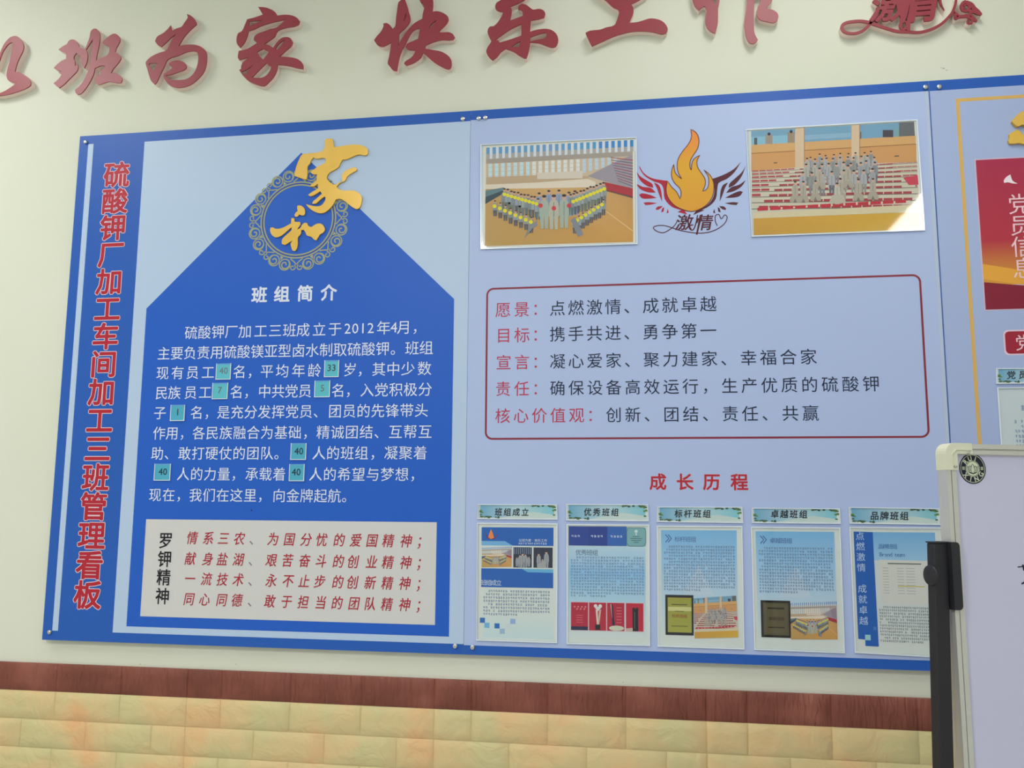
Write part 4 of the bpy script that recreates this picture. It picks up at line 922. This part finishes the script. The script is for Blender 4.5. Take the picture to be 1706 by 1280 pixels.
# documents
DKT, BL = col(98, 122, 156), col(26, 92, 176)
PALE = col(206, 214, 210)
def sub(mp, x0, y0, x1, y1, r): return Quad([mp(x0, y0), mp(x1, y0), mp(x1, y1), mp(x0, y1)], r)
def mini(mp, quad, which, y, t):
    (x0, y0, x1, y1) = quad
    if which == 1: f = photo_one(Quad([mp(x0, y0), mp(x1, y0), mp(x1, y1), mp(x0, y1)], (163, 215, 1527, 1145)), y)
    else: f = photo_two(Quad([mp(x0, y0), mp(x1, y0), mp(x1, y1), mp(x0, y1)], (115, 165, 1545, 1075)), y)
    for i, v in enumerate(f.V): f.V[i] = (v[0], y+(v[1]-y)*.35, v[2])
    f.build('picture_print', t, M['paper'])
def doc1(t, y):
    q = [k7(*p) for p in ((62, 415), (540, 418), (536, 1130), (56, 1116))]
    mp = Quad(q, (62, 415, 540, 1125)); f = Flat(mp, y, .00012)
    f.rect(62, 415, 540, 1125, PALE, 0); f.grad(90, 940, 525, 1115, PALE, col(190, 212, 216), .5)
    f.rect(82, 434, 520, 548, BL, 1); f.poly([(82, 520), (225, 520), (275, 548), (82, 548)], col(110, 170, 214), 2)
    f.shape([[(140, 446), (152, 475), (158, 500), (140, 508), (124, 498), (128, 478)]], col(226, 130, 60), 3); f.line([(108, 478), (120, 502), (160, 506), (182, 480)], 6, col(120, 40, 60), 2.5)
    f.rect(82, 550, 520, 688, PALE, 1); f.rect(82, 690, 520, 806, BL, 1); f.poly([(330, 690), (520, 690), (520, 712), (365, 710)], col(96, 170, 210), 2)
    for a, b in ((278, 390), (400, 516)): f.rect(a, 557, b, 682, col(40, 46, 66), 2)
    r = random.Random(2)
    for i in range(9): f.rect(282+i*12, 560, 286+i*12, 600, col(120, 140, 170), 2.5)
    for x, y_, h in ((318, 680, 80), (334, 684, 95), (352, 680, 85), (300, 676, 60), (372, 676, 66), (432, 680, 90), (478, 682, 105), (455, 684, 60)): person(f, x, y_, h, col(150, 154, 160), 3+h*.002)
    f.poly([(425, 660), (470, 640), (478, 680), (428, 684)], col(160, 160, 158), 4)
    f.micro(310, 528, 482, 545, 1, 13, col(200, 214, 232), 3, 5, 1)
    f.micro(96, 822, 502, 984, 8, 27, DKT, 2, 11, .5, (0, 4))
    for x, y_, c in ((76, 994, (34, 104, 180)), (104, 1024, (110, 172, 212)), (166, 1026, (34, 104, 180)), (198, 1058, (150, 180, 206)), (262, 996, (140, 170, 214)), (230, 1028, (196, 208, 214))): f.rect(x, y_, x+31, y_+31, col(*c), 2)
    f.build('sheet_print', t, M['paper'])
    g = Flat(mp, y, .00012); g.textline(mp, (90, 778), (200, 778), 38, [('班组成立', 84, 206)], col(196, 212, 226), 5); g.textline(mp, (315, 514), (480, 514), 20, [('以班为家·快乐工作', 310, 482)], col(210, 222, 236), 5); g.build('sheet_lettering', t, M['paper'])
    mini(mp, (85, 557, 268, 681), 1, y-.0004, t)
sleeve('document_sleeve', [k7.px(*p) for p in ((55, 407), (545, 411), (542, 1140), (50, 1124))], 'clear sleeve with blue banded sheet showing small coloured squares, leftmost document', 'document', 'document sleeves on the middle board', draw=doc1)
def doc2(t, y):
    q = [k7(*p) for p in ((606, 420), (1098, 424), (1100, 1148), (604, 1136))]
    mp = Quad(q, (606, 422, 1098, 1142)); f = Flat(mp, y, .00012)
    f.rect(606, 422, 1098, 1142, PALE, 0); f.grad(612, 552, 1080, 720, col(178, 206, 222), col(136, 184, 222), 1, 1); f.grad(612, 720, 1080, 900, col(136, 184, 222), col(170, 204, 222), 1, 1); f.grad(612, 900, 1080, 1135, col(170, 204, 222), PALE, 1, 1)
    f.poly([(612, 430), (850, 430), (850, 550), (612, 550)], col(38, 66, 146), 2); f.rect(850, 430, 968, 550, col(44, 96, 172), 2); f.rect(735, 430, 845, 550, col(34, 60, 138), 2.5)
    f.rect(966, 436, 1082, 550, col(118, 168, 174), 3); f.line([(975, 436), (1070, 436), (1082, 455), (1082, 530), (1068, 550), (980, 550), (966, 530), (966, 460)], 3, col(60, 84, 90), 4, closed=True)
    f.disc(1024, 458, 10, col(196, 214, 214), 4); f.rect(1020, 470, 1028, 482, col(196, 214, 214), 4)
    for i, w in enumerate((40, 70, 60, 30)): f.rect(1024-w/2, 488+i*12, 1024+w/2, 492+i*12, col(74, 104, 106), 4)
    for x in (628, 748, 868): f.micro(x, 484, x+78, 504, 1, 4, col(190, 206, 228), 4, x, 1)
    f.micro(626, 616, 1074, 870, 14, 27, DKT, 2, 21, .45, (0,))
    for i, x in enumerate((628, 738, 848, 962)):
        f.rect(x-2, 894, x+108, 1070, col(206, 180, 190), 2); f.rect(x, 898, x+104, 1066, col(172, 34, 56) if i != 3 else col(184, 30, 54), 3)
    for i in range(7): f.disc(650+i*11+(i % 2)*4, 925+(i*13) % 26, 6, col(206, 120, 130), 4, 6)
    for i in range(4): f.rect(660, 975+i*14, 700, 978+i*14, col(206, 110, 120), 4)
    f.rect(628, 1044, 732, 1066, col(34, 34, 70), 4)
    f.poly([(778, 940), (790, 940), (795, 1030), (786, 1030)], col(214, 196, 186), 4); f.poly([(800, 940), (812, 940), (800, 1030), (790, 1030)], col(196, 170, 160), 4)
    f.disc(778, 918, 11, col(214, 214, 214), 4); f.disc(806, 918, 11, col(214, 214, 214), 4); f.poly([(768, 922), (818, 922), (792, 950)], col(206, 206, 206), 4); f.rect(776, 1030, 806, 1062, col(22, 20, 26), 5)
    f.poly([(872, 906), (882, 906), (894, 1034), (880, 1034)], col(30, 26, 70), 4); f.poly([(868, 906), (873, 906), (880, 1000)], col(214, 190, 150), 4); f.disc(905, 1050, 46, col(196, 200, 180), 4, 12, 16)
    for i in range(6): f.rect(905, 925+i*18, 935, 928+i*18, col(210, 120, 130), 4)
    f.poly([(1000, 930), (1034, 930), (1036, 1066), (1002, 1066)], col(26, 22, 28), 4); f.disc(1008, 932, 9, col(34, 30, 34), 4); f.disc(1028, 932, 9, col(34, 30, 34), 4); f.rect(1012, 950, 1016, 1050, col(96, 90, 90), 5); f.poly([(962, 1050), (1002, 1046), (1002, 1066), (962, 1066)], col(190, 170, 160), 4)
    f.build('sheet_print', t, M['paper'])
    g = Flat(mp, y, .00012); g.textline(mp, (660, 592), (790, 592), 38, [('优秀班组', 655, 792)], col(86, 106, 132), 5); g.build('sheet_lettering', t, M['paper'])
sleeve('document_sleeve', [k7.px(*p) for p in ((599, 414), (1104, 418), (1108, 1157), (600, 1146))], 'clear sleeve with sheet showing four red award pictures, under the strip 优秀班组', 'document', 'document sleeves on the middle board', draw=doc2)
def doc34(kind):
    def d(t, y):
        if kind == 3: q = [k8(*p) for p in ((58, 432), (568, 434), (580, 1170), (62, 1154))]
        else: q = [k8(*p) for p in ((632, 438), (1164, 443), (1190, 1192), (650, 1172))]
        mp = Quad(q, (58, 432, 572, 1162)); f = Flat(mp, y, .00012)
        f.rect(58, 432, 572, 1162, PALE, 0)
        f.grad(78, 452, 542, 640, col(118, 176, 218), col(148, 192, 226), 1); f.grad(78, 640, 542, 850, col(148, 192, 226), col(176, 202, 222), 1); f.grad(78, 850, 542, 1128, col(176, 202, 222), PALE, 1)
        f.poly([(210, 850), (310, 660), (400, 850)], [col(186, 204, 220), col(170, 198, 222), col(186, 204, 220)], 2)
        for dx in (0, 16): f.line([(106+dx, 480), (126+dx, 504), (106+dx, 528)], 6, col(56, 92, 160), 3)
        f.micro(94, 548, 532, 832, 15, 29, DKT, 3, 30+kind, .5, (0, 3, 5))
        if kind == 3:
            f.rect(102, 852, 274, 1097, col(26, 26, 34), 4); f.grad(116, 868, 262, 1080, col(150, 150, 60), col(156, 158, 66), 5); f.rect(118, 925, 262, 950, col(196, 196, 130), 5.5)
            f.rect(140, 908, 236, 914, col(80, 80, 40), 6); f.rect(160, 950, 216, 954, col(80, 80, 40), 6); f.rect(138, 1040, 240, 1044, col(80, 80, 40), 6)
        else:
            f.rect(98, 872, 272, 1094, col(30, 30, 30), 4); f.rect(112, 886, 262, 1080, col(84, 78, 56), 5); f.rect(120, 894, 254, 1072, col(92, 86, 62), 5.5)
            f.rect(138, 914, 236, 924, col(44, 40, 30), 6); f.rect(140, 1030, 236, 1036, col(44, 40, 30), 6)
        f.build('sheet_print', t, M['paper'])
        g = Flat(mp, y, .00012)
        g.textline(mp, (165, 508), (290, 508), 36, [('标杆班组' if kind == 3 else '卓越班组', 162, 294)], col(74, 104, 160), 5)
        g.textline(mp, (145, 980), (235, 980), 24, [('标杆班组' if kind == 3 else '卓越班组', 142, 236)], col(150, 50, 40) if kind == 3 else col(44, 40, 30), 8)
        g.build('sheet_lettering', t, M['paper'])
        mini(mp, (276, 862, 538, 1108) if kind == 3 else (272, 876, 540, 1096), 2 if kind == 3 else 1, y-.0007, t)
    return d
sleeve('document_sleeve', [k8.px(*p) for p in ((52, 424), (573, 427), (586, 1179), (57, 1161))], 'clear sleeve with sheet showing a yellow plaque, under the strip 标杆班组', 'document', 'document sleeves on the middle board', draw=doc34(3))
sleeve('document_sleeve', [k8.px(*p) for p in ((625, 430), (1170, 436), (1198, 1202), (645, 1181))], 'clear sleeve with sheet showing a dark plaque, under the strip 卓越班组', 'document', 'document sleeves on the middle board', draw=doc34(4))
def doc5(t, y):
    q = [k9(*p) for p in ((98, 214), (500, 217), (530, 784), (122, 764))]
    mp = Quad(q, (98, 215, 505, 770)); f = Flat(mp, y, .00012)
    f.rect(98, 215, 505, 770, PALE, 0); f.grad(112, 232, 478, 360, col(112, 170, 214), col(150, 192, 222), 1); f.grad(112, 360, 478, 740, col(196, 206, 208), PALE, 1)
    f.poly([(112, 230), (199, 232), (203, 742), (143, 742), (143, 714), (112, 712)], BL, 2); f.rect(143, 692, 168, 716, col(150, 200, 206), 3); f.rect(182, 655, 196, 670, col(70, 120, 190), 3)
    f.poly([(222, 356), (440, 358), (440, 552), (222, 550)], col(204, 206, 200), 2.5)
    f.rect(260, 370, 410, 375, col(90, 96, 100), 3.5)
    for i in range(10):
        yy = 392+i*12.4
        for a, b in ((236, 262), (300, 330), (340, 380)): f.rect(a, yy, b, yy+2, col(150, 156, 158), 3.5)
    f.rect(300, 470, 420, 474, col(196, 184, 90), 4)
    f.micro(212, 562, 452, 724, 12, 26, col(104, 112, 122), 3, 51, .8, (0, 10))
    f.build('sheet_print', t, M['paper'])
    g = Flat(mp, y, .00012)
    for i, ch in enumerate('点燃激情 成就卓越'):
        if ch != ' ':
            X, Z = mp(140-2*i*0, 250+i*47.5); g.char(ch, X, Z, .0215, col(180, 204, 232), 5)
    g.textline(mp, (225, 296), (310, 296), 24, [('品牌班组', 222, 306)], col(56, 112, 168), 5); g.textline(mp, (228, 332), (340, 332), 26, [('Brand', 226, 282), ('team', 292, 336)], col(56, 112, 168), 5)
    g.build('sheet_lettering', t, M['paper'])
sleeve('document_sleeve', [k9.px(*p) for p in ((93, 208), (505, 211), (537, 792), (118, 768))], 'clear sleeve with blue margin sheet, partly behind the black stand post', 'document', 'document sleeves on the middle board', draw=doc5)
def doc6(t, y):
    X0, Z1 = W(1662, 648, -.003); f = Flat(ident, y, .00012); wr(f, X0, Z1-.30, X0+.21, Z1, col(196, 208, 212), 0)
    mp = lambda x, yy: (X0+.21*x, Z1-.30*yy)
    g = Flat(mp, y, .00012); n_ = len(f.V); g.micro(.24, .14, .9, .20, 1, 12, DKT, 2, 60, 1); g.micro(.16, .26, .92, .9, 16, 22, DKT, 2, 61, .8, (1,))
    f.V += g.V; f.F += [tuple(i+n_ for i in q) for q in g.F]; f.K += g.K
    f.build('sheet_print', t, M['paper'])
x0, z1 = W(1661, 646, -.003)
def px_of(x, y, z):
    d = ROT.transposed() @ (Vector((x, y, z))-CAM); return (853-FPX*d.x/d.z, 640+FPX*d.y/d.z)
sleeve('document_sleeve', [px_of(x0, -.003, z1), px_of(x0+.215, -.003, z1), px_of(x0+.215, -.003, z1-.305), px_of(x0, -.003, z1-.305)], 'clear sleeve with white sheet on the right board, above the whiteboard', 'document', None, draw=doc6)

# ------------------------------------------------------------------ whiteboard on a stand
def proj_corner(px, py, y):
    x, z = W(px, py, y); return Vector((x, y, z))
YC = -.93
Ocor = proj_corner(1569.8, 739.5, YC)                     # outer top left corner of the whiteboard
best = None
for k_ in range(-200, 900):
    th = math.radians(k_/10)
    P_ = Ocor+Vector((math.cos(th), math.sin(th), 0))*.12
    a_ = px_of(*Ocor); b_ = px_of(*P_); sl = (b_[1]-a_[1])/(b_[0]-a_[0])
    if best is None or abs(sl-.022) < best[0]: best = (abs(sl-.022), th)
TH = best[1]
print('whiteboard angle', math.degrees(TH), Ocor)
U = Vector((math.cos(TH), math.sin(TH), 0)); N = Vector((math.sin(TH), -math.cos(TH), 0)); Zv = Vector((0, 0, 1))
WBW, WBH = 1.0, 0.90
def wb(u, z, n=0.0): return Ocor+U*u+Zv*z+N*n             # u right, z down negative, n towards the viewer
def wbx(px, py, n=0.0):
    """u, z of the point of the whiteboard-parallel plane n seen at a pixel"""
    d = ROT @ Vector(((px-853)/FPX, -(py-640)/FPX, -1)); o = Ocor+N*n
    t_ = (o-CAM).dot(N)/d.dot(N); p = CAM+d*t_-Ocor
    return p.dot(U), p.z
def wbox(u0, z0, n0, u1, z1, n1):
    V, F = boxV(u0, n0, z0, u1, n1, z1)
    return [tuple(wb(v[0], v[2], v[1])) for v in V], [q[::-1] for q in F]
def wprism(loop, n0, n1):
    V, F = prism(loop, n0, n1); return [tuple(wb(v[0], v[2], v[1])) for v in V], F
t = thing('whiteboard', tuple(wb(WBW/2, -WBH)), 'white magnetic board with cream plastic corners and aluminium frame, held on the black stand', 'whiteboard')
fw = .019; FD = .018
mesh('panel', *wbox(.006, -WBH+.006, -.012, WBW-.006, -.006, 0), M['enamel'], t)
for nm, a, b in (('frame_bar', (0, -WBH+.03), (fw, -.03)), ('frame_bar', (WBW-fw, -WBH+.03), (WBW, -.03)), ('frame_bar', (.03, -.0162), (WBW-.03, 0)), ('frame_bar', (.03, -WBH), (WBW-.03, -WBH+.0162))):
    vert = a[0]+.1 > b[0]
    P_ = [wbox(a[0], a[1], -.014, b[0], b[1], .002)]
    if vert:
        s_ = -1 if a[0] > .5 else 1; e0 = a[0] if s_ > 0 else b[0]
        P_.append(wbox(min(e0, e0+s_*.007), a[1], .002, max(e0, e0+s_*.007), b[1], .006)); P_.append(wbox(min(e0+s_*.0095, e0+s_*.0175), a[1], .002, max(e0+s_*.0095, e0+s_*.0175), b[1], .0045))
    else:
        s_ = 1 if a[1] < -.5 else -1; e0 = a[1] if s_ > 0 else b[1]
        P_.append(wbox(a[0], min(e0, e0+s_*.007), .002, b[0], max(e0, e0+s_*.007), .006)); P_.append(wbox(a[0], min(e0+s_*.009, e0+s_*.015), .002, b[0], max(e0+s_*.009, e0+s_*.015), .0045))
    mesh(nm, *join(P_), M['alu'], t)
for (u0, z0, su, sz) in ((0, 0, 1, -1), (WBW, 0, -1, -1), (0, -WBH, 1, 1), (WBW, -WBH, -1, 1)):
    L = [(0, .040)]+[(.016-.016*math.cos(math.radians(a)), .016-.016*math.sin(math.radians(a))) for a in range(0, 91, 15)]+[(.045, 0), (.045, .0160), (.0185, .0160), (.0185, .040)]
    loop = [(u0+su*(p[0]-.001 if i < 9 else p[0]), z0+sz*(p[1]-.001)) for i, p in enumerate(L)]
    if su*sz > 0: loop = loop[::-1]
    cp_ = mesh('corner_cap', *wprism(loop, -.015, .0075), M['cap'], t)
    L2 = [(u0+su*a, z0+sz*b) for a, b in ((.008, .038), (.008, .016), (.016, .008), (.043, .008), (.043, .0095), (.0165, .0095), (.0095, .0165), (.0095, .038))]
    mesh('ridge', *wprism(L2 if su*sz < 0 else L2[::-1], .0075, .009), M['cap'], cp_)
    for a, b in ((.0135, .0335), (.0365, .0135)):
        V, F = lathe([(.0022, .0), (.0022, .0018), (.0010, .0024)], 10, (0, 0, 0))
        mesh('cap_screw', [tuple(wb(u0+su*a+v[0], z0+sz*b+v[2], .0075+v[1])) for v in V], F, M['steel'], cp_)
# round badge printed on the panel
cu_, cz_ = wbx(1620.6, 781.2, .0006)
e1 = wbx(1598.6, 778, .0006); e2 = wbx(1643, 784, .0006); RB = (e2[0]-e1[0])/2
class WF(Flat):
    def at(s, layer): return layer
    def build(s, name, parent, m=None, label=None):
        s.V = [tuple(wb(v[0], v[2], .0003+.0001*v[1])) for v in s.V]
        return Flat.build(s, name, parent, m, label)
f = WF(ident, 0)
DKB, CRM = col(24, 26, 44), col(196, 204, 178)
f.disc(cu_, cz_, RB, DKB, 1, 40)
arc(f, cu_, cz_, RB*.90, 0, 360, RB*.035, CRM, 2, 48)
f.disc(cu_, cz_, RB*.47, CRM, 2, 32); arc(f, cu_, cz_, RB*.52, 0, 360, RB*.03, CRM, 2, 40)
for ch, a in (('R', 138), ('U', 105), ('I', 70)):
    A = math.radians(a); f.char(ch, cu_+RB*.69*math.cos(A), cz_+RB*.69*math.sin(A), RB*.44, CRM, 3, .02, 1, 0, True, A-math.pi/2)
for ch, a in (('X', 218), ('I', 254), ('N', 290), ('G', 329)):
    A = math.radians(a); f.char(ch, cu_+RB*.70*math.cos(A), cz_+RB*.70*math.sin(A), RB*.44, CRM, 3, .02, 1, 0, True, A+math.pi/2)
for s_ in (-1, 1):
    for i in range(3): f.rect(cu_+s_*RB*.70-RB*.1, cz_+RB*(-.07+.075*i), cu_+s_*RB*.70+RB*.1, cz_+RB*(-.03+.075*i), CRM, 3)
pet = [(0, -.34), (.16, -.1), (.1, .18), (0, .32), (-.1, .18), (-.16, -.1)]
f.line([(cu_+RB*a, cz_+RB*b) for a, b in pet], RB*.04, DKB, 4, closed=True)
for s_ in (-1, 1):
    f.line([(cu_+s_*RB*a, cz_+RB*b) for a, b in ((.0, -.34), (.22, -.22), (.28, .0), (.24, .2), (.1, .1))], RB*.04, DKB, 4)
    f.line([(cu_+s_*RB*a, cz_+RB*b) for a, b in ((.0, -.34), (.30, -.25), (.38, -.02), (.38, .16), (.26, .06))], RB*.04, DKB, 4)
f.build('round_badge', t, M['paper'], 'round black and cream badge with the letters RUI XING')
# marker strokes at the right edge of the photo
f = WF(ident, 0)
for P_, w in (([(1695.5, 945), (1701, 944.6), (1707, 944), (1716, 942)], .0016), ([(1704, 941), (1705.5, 946), (1706.5, 951)], .003), ([(1702, 973), (1705, 971.8), (1709, 969)], .0026), ([(1709, 958), (1709.5, 966), (1708, 975), (1716, 978)], .002)):
    f.line([wbx(a, b, .0006) for a, b in P_], w, col(24, 22, 44), 1)
f.build('marker_writing', t, M['paper'], 'black marker strokes')

# stand: post, clamp, knob, feet
NP = .004
pu0, _ = wbx(1559.5, 960, NP); pu1, _ = wbx(1583.0, 960, NP)
ptz = wbx(1565, 903, NP)[1]; floorz = -Ocor.z
st = thing('whiteboard_stand', tuple(wb(pu1, floorz)), 'black metal stand post with clamp holding the left side of the whiteboard', 'stand')
def side(u0, u1, mirror):
    PD = .017; LEAN = -.036 if not mirror else .036; dz = ptz-floorz-.075
    V, F = wbox(u0, floorz+.075, NP-PD, u1, ptz-.002, NP)
    V = [tuple(Vector(v)+U*(LEAN*dz if v[2] < Ocor.z+ptz-.5 else 0)) for v in V]
    o = mesh('post', V, F, M['black'], st)
    mesh('post_cap', *wbox(u0-.0008, ptz-.002, NP-PD-.0008, u1+.0008, ptz, NP+.0008), M['black_plastic'], o)
    bv = o.modifiers.new('bevel', 'BEVEL'); bv.width = .002; bv.segments = 2
    # clamp plate lapping over the board frame
    z1c = wbx(1590, 903.5, .012)[1]; z0c = wbx(1600, 1017, .012)[1]; ue = wbx(1604, 1000, .012)[0]
    if mirror: a0, a1 = WBW-ue, u0
    else: a0, a1 = u1-.002, ue
    r = .006; L = []
    if mirror: L = [(a1+.002, z1c), (a1+.002, z0c)]+[(a0+r-r*math.sin(math.radians(a)), z0c+r-r*math.cos(math.radians(a))) for a in range(0, 91, 18)]+[(a0+r-r*math.cos(math.radians(a)), z1c-r+r*math.sin(math.radians(a))) for a in range(0, 91, 18)]
    else: L = [(a0, z0c), (a0, z1c)]+[(a1-r+r*math.sin(math.radians(a)), z1c-r+r*math.cos(math.radians(a))) for a in range(0, 91, 18)]+[(a1-r+r*math.cos(math.radians(a)), z0c+r-r*math.sin(math.radians(a))) for a in range(0, 91, 18)]
    cl = mesh('clamp', *wprism(L, .0078, .0125), M['black_plastic'], st)
    lo, hi = (u0-.002, u0+.002) if mirror else (u1-.002, u1+.002)
    mesh('clamp_jaw', *wbox(lo, z0c, -.020, hi, z1c, .0078), M['black_plastic'], cl)
    # knob
    kz = wbx(1546, 958, -.012)[1]; ku = u1 if mirror else u0; s_ = 1 if mirror else -1
    V, F = lathe([(.006, 0), (.0142, s_*.001), (.0150, s_*.003), (.0142, s_*.0052), (.009, s_*.0060)], 24, (ku, -.003, kz), 'X')
    mesh('knob', [tuple(wb(v[0], v[2], v[1])) for v in V], F, M['black_plastic'], st)
    # foot with castors
    fu = (u0+u1)/2+LEAN*dz
    mesh('foot', *wbox(fu-.02, floorz+.055, -.27, fu+.02, floorz+.080, .24), M['black'], st)
    for nn in (-.24, .21):
        V, F = lathe([(.018, -.010), (.025, -.008), (.025, .008), (.018, .010)], 18, (fu, nn, floorz+.025), 'X')
        ca_ = mesh('castor', [tuple(wb(v[0], v[2], v[1])) for v in V], F, M['black_plastic'], st)
        mesh('castor_fork', *join([wbox(fu-.015, floorz+.02, nn-.008, fu-.0115, floorz+.056, nn+.008), wbox(fu+.0115, floorz+.02, nn-.008, fu+.015, floorz+.056, nn+.008)]), M['steel'], ca_)
side(pu0, pu1, False)
side(WBW-pu1, WBW-pu0, True)
mesh('cross_bar', *wbox(pu1-.06, floorz+.18, -.022, WBW-pu1+.06, floorz+.205, -.004), M['black'], st)
